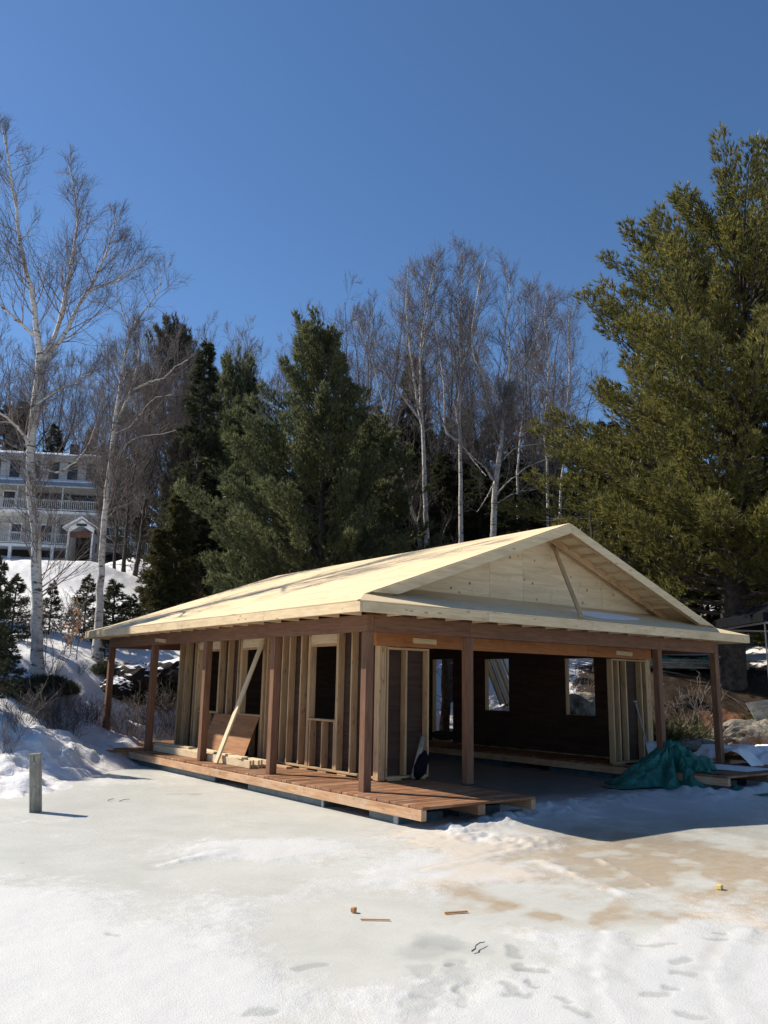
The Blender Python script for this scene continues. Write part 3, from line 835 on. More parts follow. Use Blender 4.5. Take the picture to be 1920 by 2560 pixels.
# rafters with tails behind the fascia
def rafter(x0, y0, x1, y1, sl, h=.14):
    a, b = Vector((x0, y0, 0)), Vector((x1, y1, 0))
    a.z = ZE - .018 - h / 2 * 1.06
    b.z = a.z + math.hypot(x1 - x0, y1 - y0) * sl
    beam('rafter', roof, a, b, .038, h, M['stud'])
y = .12
while y < L_:
    rafter(-EO + .04, y, XC - .03, y, SM); rafter(2 * XC + EO - .04, y, XC + .03, y, SM)
    box('lookout', roof, -EO + .042, y + .022, ZE - .165, -.002, y + .06, ZE - .09, M['soffit'])
    y += .61
x = .35
while x < 2 * XC - .2:
    xm = min(x, 2 * XC - x)
    ye = min(YF - .03, SM / SK * (xm + EO) - EO - .06)
    if ye > -EO + .3:
        rafter(x, -EO + .04, x, ye, SK, .12); rafter(x, L_ + EO - .04, x, L_ - ye, SK, .12)
    box('lookout', roof, x + .022, -EO + .042, ZE - .165, x + .06, -.002, ZE - .09, M['soffit'])
    x += .61
for sx in (0, 1):
    for sy_ in (0, 1):
        p = Vector((-EO + .05 if not sx else 2 * XC + EO - .05, -EO + .05 if not sy_ else L_ + EO - .05, ZE - .10))
        q = Vector((gx if not sx else 2 * XC - gx, YF if not sy_ else L_ - YF, ZE - .10 + SK * 1.4))
        beam('hip_rafter', roof, p, q, .04, .12, M['stud'])
beam('ridge_board', roof, (XC, YF, ZR - .11), (XC, L_ - YF, ZR - .11), .038, .16, M['stud'])
# barge boards
def barge(yf, sgn):
    for s in (1, -1):
        mx = lambda x: XC - s * (XC - x)
        dz = -.020
        pl_ = [(mx(.11), zmain(.11) + dz), (mx(.62), zmain(.11) + dz + .008), (mx(XC - .0015), ZR - .196), (mx(XC - .0015), ZR + dz)]
        plate('barge_board', roof, [(p[0], p[1]) for p in pl_], (0, yf, 0), (1, 0, 0), (0, 0, 1), -.038 if sgn > 0 else .038, M['fascia'])
barge(ym0 + .001, 1)
barge(ym1 - .001, -1)
# ladder blocks carrying the overhang, and the trim board against the gable wall
for s in (1, -1):
    mx = lambda x: XC - s * (XC - x)
    x = 1.3
    while x < XC - .1:
        z = zmain(x) - .02 - .045
        beam('ladder_block', roof, (mx(x), ym0 + .042, z), (mx(x), YF - .03, z), .038, .085, M['soffit'], up=(-s * SM, 0, 1))
        x += .40
    beam('gable_trim', roof, (mx(.95), YF - .018, zmain(.95) - .075), (mx(XC - .02), YF - .018, zmain(XC - .02) - .075), .03, .1, M['soffit'])
# gable walls
def gable(y, sgn):
    g = [(gx, zmain(gx) - .02), (2 * XC - gx, zmain(gx) - .02), (XC, ZR - .022)]
    xs = [gx, 3.57, 4.49, 6.93, 2 * XC - gx] if sgn > 0 else [gx, 2.9, 5.3, 7.7, 2 * XC - gx]
    for i in range(4):
        c = clip_poly(g, (xs[i] + .003, 0, xs[i + 1] - .003, 9))
        if len(c) > 2: plate('gable_panel', roof, c, (0, y, 0), (1, 0, 0), (0, 0, 1), -.015 if sgn > 0 else .015, M['gable'])
    plate('gable_backing', roof, [(gx + .05, zmain(gx) - .03), (2 * XC - gx - .05, zmain(gx) - .03), (XC, ZR - .05)], (0, y + sgn * .03, 0), (1, 0, 0), (0, 0, 1), .01, M['sheath'])
gable(YF - .005, 1)
gable(L_ - YF + .005, -1)
beam('brace', BH, (4.66, -.33, 3.145), (5.36, YF - .045, 4.74), .038, .085, M['stud'], up=(1, 0, .3))
# thin leftover snow on the skirt
sp = [(5.12, .02), (5.20, .38), (5.33, .46), (5.75, .45), (6.1, .52), (6.55, .50), (6.97, .43), (7.22, .28), (7.0, .06), (6.7, .0), (6.2, -.12), (5.75, -.14), (5.45, -.17)]
bm = bmesh.new()
outer = [bm.verts.new((x, y, ZE + SK * (y + EO) + .0035)) for x, y in sp]
cx, cy = 6.1, .2
inner = [bm.verts.new((cx + (x - cx) * .86, cy + (y - cy) * .78, ZE + SK * (cy + (y - cy) * .78 + EO) + .016)) for x, y in sp]
for i in range(len(sp)):
    bm.faces.new((outer[i - 1], outer[i], inner[i], inner[i - 1]))
bm.faces.new(inner)
me = bpy.data.meshes.new('snow_patch'); bm.to_mesh(me); bm.free(); me.materials.append(M['snowpatch'])
tag(link('snow_patch', me), kind='stuff')

# ------------------------------------------------------------------ loose things on and round the boathouse
o = beam('leaning_board', None, (.03, 4.90, .315), (.945, 4.90, 2.70), .14, .038, M['lumber'], up=(-1, 0, .4))
tag(o, 'long new board leaning at a slant against the studs of the long side wall', 'board')
o = plate('plywood_sheet', None, [(-1.0, 0), (1.0, 0), (1.0, .92), (-1.0, .92)], (.64, 5.97, D + .015), (0, -1, 0), (.33, 0, .86), .013, M['ply2'])
tag(o, 'brown plywood sheet leaning below the side windows behind the slanted board', 'plywood')
lb = ['outermost long board of the row lying on edge on the side deck', 'second long board from the deck edge in the row on edge', 'middle long board of the row lying on edge on the deck', 'fourth long board from the deck edge in the row on edge', 'innermost long board of the row, next to the plywood sheet']
for i in range(5):
    x = .175 + i * .088
    o = beam('lumber_board', None, (x, 3.78 + .05 * (i % 2), D + .074), (x + .01, 8.75 + .2 * (i % 3), D + .074), .038, .14, M['lumber'])
    tag(o, lb[i], 'board', 'long boards lying on the side deck')
o = beam('lumber_board', None, (.20, 4.05, D + .165), (.42, 6.45, D + .165), .14, .036, M['lumber'])
tag(o, 'short board lying flat on top of the row of boards on the deck', 'board', 'long boards lying on the side deck')
o = beam('lumber_board', None, (.34, 6.7, D + .165), (.26, 9.0, D + .165), .14, .036, M['lumber'])
tag(o, 'flat board on top of the row of boards, at its far end', 'board', 'long boards lying on the side deck')
o = beam('lumber_board', None, (.80, 3.42, D + .021), (.80, 3.98, D + .021), .14, .038, M['rim'])
tag(o, 'short offcut lying flat on the deck by the near window', 'board')
# dark bag and board standing inside the left stub wall
o = beam('lumber_board', None, (1.68, .90, D + .03), (1.93, .93, D + .70), .09, .03, M['old'], up=(0, -1, 0))
tag(o, 'short grey board leaning inside the left front stub wall', 'board')
bm = bmesh.new()
bmesh.ops.create_icosphere(bm, subdivisions=3, radius=1)
for v in bm.verts:
    n_ = math.sin(v.co.x * 5 + 1) * math.cos(v.co.z * 6) * .12 + math.sin(v.co.y * 7) * .08
    v.co = Vector((v.co.x * .13, v.co.y * .08, v.co.z * .22)) * (1 + n_)
    v.co.x += v.co.z * .35
me = bpy.data.meshes.new('black_bag'); bm.to_mesh(me); bm.free(); me.materials.append(M['blackcloth'])
for p in me.polygons: p.use_smooth = True
tag(link('black_bag', me, None, (1.84, .87, D + .23)), 'crumpled black bag standing in the left front stub wall', 'bag')

# weathered post frozen into the ice
IP = thing('mooring_post', 'grey weathered timber post standing in the ice at the left', 'post', (-3.90, 2.53, 0))
Rz = Matrix.Rotation(math.radians(-28), 3, 'Z') @ Matrix.Rotation(math.radians(-5.5), 3, 'Y')
pm = box_mesh(1.0, .145, .145, M['old'], .008, 'post')
base = Vector((-3.90, 2.53, -.215))
ax = Rz @ Vector((0, 0, 1))
RR = Matrix((ax, Rz @ Vector((0, 1, 0)), -(Rz @ Vector((1, 0, 0))))).transposed()
link('post', pm, IP, base + ax * .5, RR)
link('cap', box_mesh(.16, .16, .025, M['old'], .006, 'cap'), IP, base + ax * 1.012, Rz)
for zz in (.90, .55):
    bm = bmesh.new(); bmesh.ops.create_cone(bm, cap_ends=True, segments=10, radius1=.017, radius2=.014, depth=.02)
    me = bpy.data.meshes.new('bolt'); bm.to_mesh(me); bm.free(); me.materials.append(M['metal'])
    link('bolt', me, IP, base + ax * zz + Rz @ Vector((0, -.078, 0)), Rz @ Matrix.Rotation(math.pi / 2, 3, 'X'))

# snow shovel leaning at the right stub wall
SH = thing('snow_shovel', 'snow shovel with pale blade leaning at the right front stub wall', 'shovel', (7.93, .72, D))
a, b = Vector((7.99, .74, D + .42)), Vector((7.93, .95, D + 1.30))
beam('handle', SH, a, b, .03, .03, M['grey'], bev=.01)
beam('grip', SH, b - Vector((.07, 0, 0)), b + Vector((.07, 0, 0)), .03, .03, M['grey'], bev=.01)
Vb, Fb = [], []
for i in range(9):
    for j in range(8):
        u, v_ = i / 8 - .5, j / 7
        Vb.append((u * .44, -.10 + .11 * v_ + .10 * (1 - (2 * u) ** 2) * .5, v_ * .46 - .22))
for i in range(8):
    for j in range(7):
        Fb.append((i * 8 + j, (i + 1) * 8 + j, (i + 1) * 8 + j + 1, i * 8 + j + 1))
me = mesh_np('blade', Vb, Fb, None, [M['metal']], smooth=True)
ob = link('blade', me, SH, (7.99, .62, D + .24)); sm_ = ob.modifiers.new('thick', 'SOLIDIFY'); sm_.thickness = .006

# crumpled teal tarp: a heap with pulled-out skirts, on the edge of the right finger
def tarp_mesh(name, n, fh, x0, x1, y0, y1, thr=.03):
    xs, ys = np.linspace(x0, x1, n), np.linspace(y0, y1, n)
    X, Y = np.meshgrid(xs, ys, indexing='ij')
    Z, msk = fh(X, Y)
    idx = -np.ones((n, n), int)
    V = []; Q = []
    ok = msk
    quad = ok[:-1, :-1] & ok[1:, :-1] & ok[1:, 1:] & ok[:-1, 1:]
    use = np.zeros((n, n), bool)
    use[:-1, :-1] |= quad; use[1:, :-1] |= quad; use[1:, 1:] |= quad; use[:-1, 1:] |= quad
    idx[use] = np.arange(use.sum())
    jx_ = (vnoise(X * 7, Y * 7, 5) - .5) * .10
    jy_ = (vnoise(X * 7, Y * 7, 6) - .5) * .10
    V = np.c_[(X + jx_)[use], (Y + jy_)[use], Z[use]]
    a, b_, c, d = idx[:-1, :-1][quad], idx[1:, :-1][quad], idx[1:, 1:][quad], idx[:-1, 1:][quad]
    return mesh_np(name, V, np.stack([a, b_, c, d], -1), None, [M['tarp']], smooth=True)
def heap(X, Y):
    P = Vector((7.62, -.08))
    Z = np.full_like(X, -1.0)
    def ridge(a, b, ha, hb, w):
        ax, ay = a; bx, by = b
        t = np.clip(((X - ax) * (bx - ax) + (Y - ay) * (by - ay)) / ((bx - ax) ** 2 + (by - ay) ** 2), 0, 1)
        d = np.hypot(X - ax - t * (bx - ax), Y - ay - t * (by - ay))
        ww = w * (1.15 - .35 * t)
        return (ha + (hb - ha) * t ** .8) * (1 - (d / ww) ** 1.4)
    for r in (((P.x, P.y), (6.15, .05), .74, .05, .34), ((P.x, P.y), (6.55, -.75), .72, .04, .20), ((P.x, P.y), (7.50, -1.85), .74, .03, .25), ((P.x, P.y), (7.0, -1.2), .70, .03, .16), ((P.x, P.y), (8.15, -.62), .78, .42, .34),
              ((P.x, P.y), (8.2, -.25), .78, .44, .32), ((P.x - .1, P.y + .1), (6.8, .5), .76, .15, .45), ((P.x, P.y), (7.5, .5), .76, .40, .35)):
        Z = np.maximum(Z, ridge(*r))
    fold = np.sin(np.arctan2(Y - P.y, X - P.x) * 15 + 5 * fbm(X * 1.5, Y * 1.5, 8)) * .065 * np.clip(Z * 3, 0, 1)
    wr = (1 - np.abs(2 * fbm(X * 4.2, Y * 4.2, 12, 4) - 1)) * (.22) - .13
    Z = Z + fold + wr * np.clip(Z * 2.5, 0, 1)
    deckz = np.where((X > 7.24) & (X < 9.95) & (Y > -1.51), D + .02, .03)
    ok = Z > -.02
    return np.maximum(Z, deckz * (Z < deckz) + Z * (Z >= deckz)), ok & ((Z > deckz - .12))
tp = link('tarp', tarp_mesh('tarp', 170, heap, 5.8, 9.0, -2.1, 1.3), None, (0, 0, 0))
sm_ = tp.modifiers.new('thick', 'SOLIDIFY'); sm_.thickness = .004
tag(tp, 'crumpled teal tarp heaped at the right end of the boathouse slip', 'tarp')

# snow lying on the right finger and its outer ramp
def snow_blob(name, label_kind, pts, zf_, hh, seed, mat='snowpatch', n=46):
    xs = [p[0] for p in pts]; ys = [p[1] for p in pts]
    X, Y = np.meshgrid(np.linspace(min(xs) - .3, max(xs) + .3, n), np.linspace(min(ys) - .3, max(ys) + .3, n), indexing='ij')
    f = np.zeros_like(X)
    for px_, py_, r in pts: f = np.maximum(f, 1 - (np.hypot(X - px_, Y - py_) / r) ** 2)
    f = f + (fbm(X * 2.2, Y * 2.2, seed, 4) - .5) * .7
    Z = zf_(X, Y) + np.clip(f, -.2, 1) ** 1 * hh
    ok = f > -.12
    idx = np.arange(n * n).reshape(n, n)
    qd = ok[:-1, :-1] & ok[1:, :-1] & ok[1:, 1:] & ok[:-1, 1:]
    Q = np.stack([idx[:-1, :-1][qd], idx[1:, :-1][qd], idx[1:, 1:][qd], idx[:-1, 1:][qd]], -1)
    used = np.unique(Q); remap = -np.ones(n * n, int); remap[used] = np.arange(len(used))
    o = link(name, mesh_np(name, np.c_[X.ravel(), Y.ravel(), Z.ravel()][used], remap[Q], None, [M[mat]], smooth=True))
    tag(o, kind='stuff')
    return o
flat = lambda z: (lambda X, Y: np.full_like(X, z))
snow_blob('snow_heap', None, [(10.4, .6, .9), (11.2, .35, .8), (10.1, -.1, .6), (11.9, .2, .8), (10.9, -.5, .5)], flat(.22), .42, 90)
snow_blob('snow_film', None, [(8.9, -.4, .35), (9.3, -.1, .3), (9.0, -.9, .25), (8.75, .2, .3)], flat(D + .003), .02, 91)
snow_blob('snow_heap', None, [(9.2, 1.6, .25), (9.0, 1.9, .25)], flat(D), .10, 92)
snow_blob('snow_heap', None, [(11.0, 2.1, .5), (11.4, 2.3, .4)], flat(.26), .14, 93)

# orange plywood ramp at the right
RP = thing('ramp', 'orange brown plank ramp lying on the shore right of the boathouse', 'ramp', (12.8, 1.2, .3))
for i in range(9):
    y = .72 + i * .165
    beam('plank', RP, (11.15, y, .40 + .004 * (i % 3)), (15.2, y - .25, .37), .155, .035, M['scrap'])
for x in (11.6, 13.2, 14.8): box('bearer', RP, x, .6, .25, x + .09, 2.0, .372, M['rim_end'])
# leaning plywood offcuts at the right edge
o = plate('plywood_sheet', None, [(0, 0), (1.5, 0), (1.5, .75), (0, .75)], (14.18,1.63,1.05), (.75, -.66, 0.0), (-.05, .62, .8), .015, M['old'])
tag(o, 'grey weathered plywood sheet leaning on the dark bank at the right edge', 'plywood')

# ------------------------------------------------------------------ trees
def nrm(v): return v / (np.linalg.norm(v, axis=-1, keepdims=True) + 1e-9)
def grow(P0, D0, Ln, n, wob, up, rng):
    P = np.empty((len(P0), n, 3)); P[:, 0] = P0
    d = nrm(D0); s = (Ln / (n - 1))[:, None]
    for i in range(1, n):
        d = nrm(d + rng.normal(0, wob, d.shape) + np.array([0, 0, up]))
        P[:, i] = P[:, i - 1] + d * s
    return P
def taper(r0, r1, n, p=1.0):
    t = np.linspace(0, 1, n) ** p
    return r0[:, None] * (1 - t) + r1[:, None] * t
def tubes(P, R, sides):
    B, n, _ = P.shape
    T = nrm(np.gradient(P, axis=1))
    mean = nrm(P[:, -1] - P[:, 0])
    ref = np.where(np.abs(mean[:, 2:3]) < .85, np.array([[0, 0, 1.]]), np.array([[1., 0, 0]]))[:, None]
    U = nrm(np.cross(T, ref)); V = np.cross(T, U)
    a = np.arange(sides) * 2 * np.pi / sides
    ring = P[:, :, None] + R[:, :, None, None] * (np.cos(a)[:, None] * U[:, :, None] + np.sin(a)[:, None] * V[:, :, None])
    idx = np.arange(B * n * sides).reshape(B, n, sides)
    q = np.stack([idx[:, :-1], np.roll(idx, -1, 2)[:, :-1], np.roll(idx, -1, 2)[:, 1:], idx[:, 1:]], -1)
    return ring.reshape(-1, 3), q.reshape(-1, 4)
def cones(P0, Dr, Ln, r, rng=None):
    """one three-sided spike per twig"""
    Dn = nrm(Dr)
    ref = np.where(np.abs(Dn[:, 2:3]) < .85, np.array([[0, 0, 1.]]), np.array([[1., 0, 0]]))
    U = nrm(np.cross(Dn, ref)); V = np.cross(Dn, U)
    a = np.arange(3) * 2 * np.pi / 3
    b = P0[:, None] + r[:, None, None] * (np.cos(a)[None, :, None] * U[:, None] + np.sin(a)[None, :, None] * V[:, None])
    tip = (P0 + Dn * Ln[:, None])[:, None]
    Vv = np.concatenate([b, tip], 1)
    i = np.arange(len(P0))[:, None] * 4
    t = np.concatenate([np.c_[i, i + 1, i + 3], np.c_[i + 1, i + 2, i + 3], np.c_[i + 2, i, i + 3]], 1).reshape(-1, 3)
    return Vv.reshape(-1, 3), t
def spawn(P, R, k, t0, t1, ang, rng, flat=0.0, jit=.25):
    B, n, _ = P.shape
    t = t0 + (t1 - t0) * (np.arange(k)[None] + rng.random((B, k))) / k
    f = t * (n - 1); i = np.minimum(f.astype(int), n - 2); w = (f - i)[..., None]
    bi = np.arange(B)[:, None]
    pos = P[bi, i] * (1 - w) + P[bi, i + 1] * w
    rad = R[bi, i] * (1 - w[..., 0]) + R[bi, i + 1] * w[..., 0]
    T = nrm(P[bi, i + 1] - P[bi, i])
    rv = rng.normal(size=T.shape)
    rv[..., 2] *= (1 - flat)
    pr = nrm(rv - T * (rv * T).sum(-1, keepdims=True))
    A = ang + rng.normal(0, jit, t.shape)
    d = np.cos(A)[..., None] * T + np.sin(A)[..., None] * pr
    return pos.reshape(-1, 3), d.reshape(-1, 3), rad.ravel(), t.ravel()
class Geo:
    def __init__(s): s.V, s.Q, s.T, s.qm, s.tm, s.n = [], [], [], [], [], 0
    def quads(s, v, q, m):
        s.V.append(v); s.Q.append(q + s.n); s.qm.append(np.full(len(q), m)); s.n += len(v)
    def tris(s, v, t, m):
        s.V.append(v); s.T.append(t + s.n); s.tm.append(np.full(len(t), m)); s.n += len(v)
    def mesh(s, name, mats, smooth=False):
        return mesh_np(name, np.concatenate(s.V), np.concatenate(s.Q) if s.Q else None, np.concatenate(s.T) if s.T else None, mats, np.concatenate(s.qm + s.tm), smooth)
def resample(pts, n, jit=0, rng=None):
    pts = np.asarray(pts, float)
    # Catmull-Rom through the points
    e = np.r_[[2 * pts[0] - pts[1]], pts, [2 * pts[-1] - pts[-2]]]
    d = np.r_[0, np.cumsum(np.linalg.norm(np.diff(pts, axis=0), axis=1))]
    u = np.linspace(0, d[-1], n)
    i = np.clip(np.searchsorted(d, u, 'right') - 1, 0, len(pts) - 2)
    t = ((u - d[i]) / (d[i + 1] - d[i]))[:, None]
    a, b, c, g = e[i], e[i + 1], e[i + 2], e[i + 3]
    o = .5 * (2 * b + (c - a) * t + (2 * a - 5 * b + 4 * c - g) * t * t + (3 * b - a - 3 * c + g) * t ** 3)
    if jit: o[1:-1] += rng.normal(0, jit, (n - 2, 3))
    return o
def bare_tree(stems, base, seed, k=(3.4, 7, 7, 5), lens=(2.2, .52, .50, .34), r_tw=.0032, first=.22, ang=.72, up=.10, mats=('birch', 'birch_limb', 'twig'), thick=1.0, limb_r=.30, rootflare=True):
    """stems: list of (points, r0, r1). Returns trunk mesh and crown mesh in coordinates relative to base"""
    rng = np.random.default_rng(seed)
    base = np.array(base)
    Gt, Gc = Geo(), Geo()
    Ps, Rs, slen = [], [], []
    for si, (pts, r0, r1) in enumerate(stems):
        P = resample(np.asarray(pts) - base, 26, .012, rng)
        R = r0 + (r1 - r0) * np.linspace(0, 1, 26) ** .85
        if si == 0 and rootflare: R = R * (1 + .55 * np.exp(-np.linspace(0, 1, 26) * 22))
        Ps.append(P); Rs.append(R)
        slen.append(np.linalg.norm(np.diff(P, axis=0), axis=1).sum())
    P, R = np.array(Ps), np.array(Rs)
    Gt.quads(*tubes(P, R * thick, 10), 0)
    p1, d1, r1, t1, L1 = [], [], [], [], []
    for i in range(len(P)):
        kk = max(3, int(slen[i] * k[0] * (1 if i == 0 else .72)))
        f0 = first if i == 0 else .10
        a, b, c, d = spawn(P[i:i + 1], R[i:i + 1], kk, f0, .99, ang, rng)
        p1.append(a); d1.append(b); r1.append(c); t1.append(d)
        L1.append(lens[0] * (1.15 - .80 * ((d - f0) / (1 - f0))) * rng.uniform(.55, 1.15, kk) * min(1, slen[i] / 5 + .5))
    p1, d1, r1, t1, L1 = map(np.concatenate, (p1, d1, r1, t1, L1))
    d1[:, 2] = np.abs(d1[:, 2]) * .6 + .18
    P1 = grow(p1, d1, L1, 8, .13, up, rng)
    a1 = np.minimum(r1 * .5, limb_r * .028 * L1 + .007)
    R1 = taper(a1, np.full(len(a1), .005), 8)
    Gc.quads(*tubes(P1, R1, 5), 0)
    p2, d2, r2, t2 = spawn(P1, R1, k[1], .12, .98, .55, rng)
    L2 = np.repeat(L1, k[1]) * lens[1] * (1.2 - .8 * t2) * rng.uniform(.5, 1.2, len(t2)) + .12
    P2 = grow(p2, d2, L2, 5, .16, up * .8, rng)
    R2 = taper(np.minimum(r2 * .6, .012), np.full(len(r2), r_tw * .8), 5)
    Gc.quads(*tubes(P2, R2, 3), 1)
    p3, d3, r3, t3 = spawn(P2, R2, k[2], .1, 1.0, .5, rng)
    L3 = np.repeat(L2, k[2]) * lens[2] * (1.2 - .6 * t3) * rng.uniform(.5, 1.3, len(t3)) + .10
    P3 = grow(p3, d3, L3, 3, .17, up, rng)
    R3 = taper(np.full(len(p3), r_tw), np.full(len(p3), r_tw * .6), 3)
    Gc.quads(*tubes(P3, R3, 3), 1)
    if k[3]:
        p4, d4, r4, t4 = spawn(P3, R3, k[3], .1, 1.0, .55, rng)
        L4 = np.repeat(L3, k[3]) * lens[3] * rng.uniform(.6, 1.6, len(t4)) + .07
        Gc.tris(*cones(p4, d4 + np.array([0, 0, .1]), L4, np.full(len(p4), r_tw * .8)), 1)
    return Gt.mesh('trunk', [M[mats[0]]], True), Gc.mesh('crown', [M[mats[1]], M[mats[2]]], False)
def place_tree(name, tm, cm, loc, label, cat='tree', group=None, rz=0, sc=1.0, szv=None):
    r = thing(name, label, cat, loc, group)
    Mx = Matrix.Rotation(rz, 3, 'Z') @ Matrix.Diagonal((sc, sc, szv or sc))
    link('trunk', tm, r, loc, Mx)
    link('crown', cm, r, loc, Mx)
    return r
def needles(G, pos, dr, size, m, width, rng, spread=.9, mat=0, tipw=0.0):
    """tuft of m blades round each direction"""
    B = len(pos)
    Dn = nrm(dr)[:, None]
    rv = rng.normal(size=(B, m, 3))
    pr = nrm(rv - Dn * (rv * Dn).sum(-1, keepdims=True))
    a = np.abs(rng.normal(0, spread * .6, (B, m, 1))) + .15
    d = np.cos(a) * Dn + np.sin(a) * pr
    L = size[:, None, None] * rng.uniform(.65, 1.15, (B, m, 1))
    w = nrm(np.cross(d, rng.normal(size=(B, m, 3)))) * (width * size / size.mean())[:, None, None] * .5
    b = pos[:, None] + Dn * (rng.uniform(-.25, .25, (B, m, 1)) * size[:, None, None])
    V = np.stack([b - w * .6 , b + d * L * .55 + w, b + d * L, ], 2)
    V2 = np.stack([b + w * .6, b + d * L, b + d * L * .55 - w], 2)
    V = np.stack([b - w, b + w, b + d * L], 2).reshape(-1, 3)
    G.tris(V, np.arange(len(V)).reshape(-1, 3), mat)
def conifer(base, trunk_pts, r0, crown_t0, prof, nb, seed, tuft=.16, m=9, width=.016, rise=(.05, .5), k2=9, k3=4, up=.05, lat=.42, ang2=.75, mats=('pinebark', 'needle_pine', 'pinebark'), spread=.9, tupw=.35, az_bias=None, wood=True, wob=.09, inner=.22, fill=0):
    rng = np.random.default_rng(seed)
    base = np.array(base)
    Gt, Gc = Geo(), Geo()
    P = resample(np.asarray(trunk_pts) - base, 30, .01, rng)[None]
    tt = np.linspace(0, 1, 30)
    R = (r0 * (1 - tt) ** .8 + .012)[None] * (1 + .5 * np.exp(-tt * 30))[None]
    Gt.quads(*tubes(P, R, 10), 0)
    s = np.sort(rng.random(nb) ** 1.0)
    t = crown_t0 + (1 - crown_t0) * s
    f = t * 29; i = np.minimum(f.astype(int), 28); w = (f - i)[:, None]
    p1 = P[0, i] * (1 - w) + P[0, i + 1] * w
    az = rng.random(nb) * 2 * np.pi + np.arange(nb) * 2.4
    rr = rise[0] + (rise[1] - rise[0]) * s + rng.normal(0, .08, nb)
    d1 = np.c_[np.cos(az), np.sin(az), rr]
    L1 = np.array([prof(a, b) for a, b in zip(s, az)]) * rng.uniform(.72, 1.12, nb)
    P1 = grow(p1, d1, L1, 8, wob, up, rng)
    rb = np.minimum(R[0, i] * .5, .012 + .014 * L1)
    R1 = taper(rb, np.full(nb, .005), 8)
    if wood: Gt.quads(*tubes(P1, R1, 4), 0)
    p2, d2, r2, t2 = spawn(P1, R1, k2, inner, 1.0, ang2, rng, flat=.6)
    L2 = np.repeat(L1, k2) * lat * (1.25 - t2) * rng.uniform(.5, 1.2, len(t2)) + tuft * .8
    P2 = grow(p2, d2, L2, 4, .12, up, rng)
    if wood: Gc.quads(*tubes(P2, taper(np.full(len(p2), .008), np.full(len(p2), .004), 4), 3), 1)
    p3, d3, r3, t3 = spawn(P2, taper(np.full(len(p2), .01), np.full(len(p2), .01), 4), k3, .25, 1.05, .5, rng)
    d3 = d3 + np.array([0, 0, tupw])
    sz = tuft * rng.uniform(.7, 1.25, len(p3))
    needles(Gc, p3, d3, sz, m, width, rng, spread)
    pt, dt = P1[:, -1], P1[:, -1] - P1[:, -2]
    needles(Gc, pt, dt + np.array([0, 0, .05]), np.full(nb, tuft * 1.2), m, width, rng, spread)
    # leader
    needles(Gc, P[0, -6:], np.tile([[0, 0, 1.]], (6, 1)), np.full(6, tuft * 1.2), m, width, rng, .8)
    return Gt.mesh('trunk', [M[mats[0]]], True), Gc.mesh('crown', [M[mats[1]], M[mats[2]]], False)

def plume_pine(base, trunk_pts, r0, t0, prof, nb, seed, per=150, rad=.17, tuft=.2, m=8, width=.034, rise=(.0, .6), up=.06, tupw=.5, mats=('pinebark', 'needle_pine', 'pinebark'), spread=.75, start=.28, flat=.62):
    """limbs that each carry a dense plume of needle tufts round their outer part"""
    rng = np.random.default_rng(seed)
    base = np.array(base)
    Gt, Gc = Geo(), Geo()
    P = resample(np.asarray(trunk_pts) - base, 30, .01, rng)[None]
    tt = np.linspace(0, 1, 30)
    R = (r0 * (1 - tt) ** .8 + .012)[None] * (1 + .28 * np.exp(-tt * 30))[None]
    Gt.quads(*tubes(P, R, 14), 0)
    s = np.sort(rng.random(nb))
    t = t0 + (1 - t0) * s
    f = t * 29; i = np.minimum(f.astype(int), 28); w = (f - i)[:, None]
    p1 = P[0, i] * (1 - w) + P[0, i + 1] * w
    az = np.arange(nb) * 2.399 + rng.normal(0, .35, nb)
    rr = rise[0] + (rise[1] - rise[0]) * s ** 1.3 + rng.normal(0, .09, nb)
    L1 = np.array([prof(a, b) for a, b in zip(s, az)]) * rng.uniform(.74, 1.1, nb)
    P1 = grow(p1, np.c_[np.cos(az), np.sin(az), rr], L1, 9, .085, up, rng)
    R1 = taper(np.minimum(R[0, i] * .5, .010 + .013 * L1), np.full(nb, .005), 9)
    Gt.quads(*tubes(P1, R1, 5), 0)
    n = np.maximum(12, (per * (L1 / L1.mean()) ** 1.35).astype(int))
    bi = np.repeat(np.arange(nb), n)
    N_ = len(bi)
    u_ = start + (1.04 - start) * rng.random(N_) ** .85
    ff = np.clip(u_, 0, .999) * 8; k = ff.astype(int); ww = (ff - k)[:, None]
    c = P1[bi, k] * (1 - ww) + P1[bi, k + 1] * ww
    T = nrm(P1[bi, k + 1] - P1[bi, k])
    c = c + T * (np.maximum(u_ - .999, 0) * L1[bi])[:, None]
    off = rng.normal(size=(N_, 3)); off = nrm(off - T * (off * T).sum(-1, keepdims=True))
    # sprays: tufts gather along side twigs, so snap the angle to a few values per limb station
    rad_ = rad * L1[bi] * (1.12 - u_ * .85) * np.sqrt(rng.random(N_)) + .04
    off[:, 2] *= flat
    pos = c + off * rad_[:, None] + T * (rad_ * .55)[:, None]
    pos[:, 2] += rad_ * .12
    dr = T * .75 + off * .55 + np.array([0, 0, tupw]) + rng.normal(0, .18, (N_, 3))
    needles(Gc, pos, dr, tuft * rng.uniform(.7, 1.25, N_), m, width, rng, spread)
    # side twigs
    j = rng.choice(N_, min(N_, nb * 14), replace=False)
    Gc.tris(*cones(c[j] - T[j] * .1, pos[j] - c[j] + T[j] * .1, np.linalg.norm(pos[j] - c[j], axis=1) + .08, np.full(len(j), .009)), 1)
    needles(Gc, P[0, -5:], np.tile([[0, 0, 1.]], (5, 1)), np.full(5, tuft * 1.2), m, width, rng, .8)
    return Gt.mesh('trunk', [M[mats[0]]], True), Gc.mesh('crown', [M[mats[1]], M[mats[2]]], False)

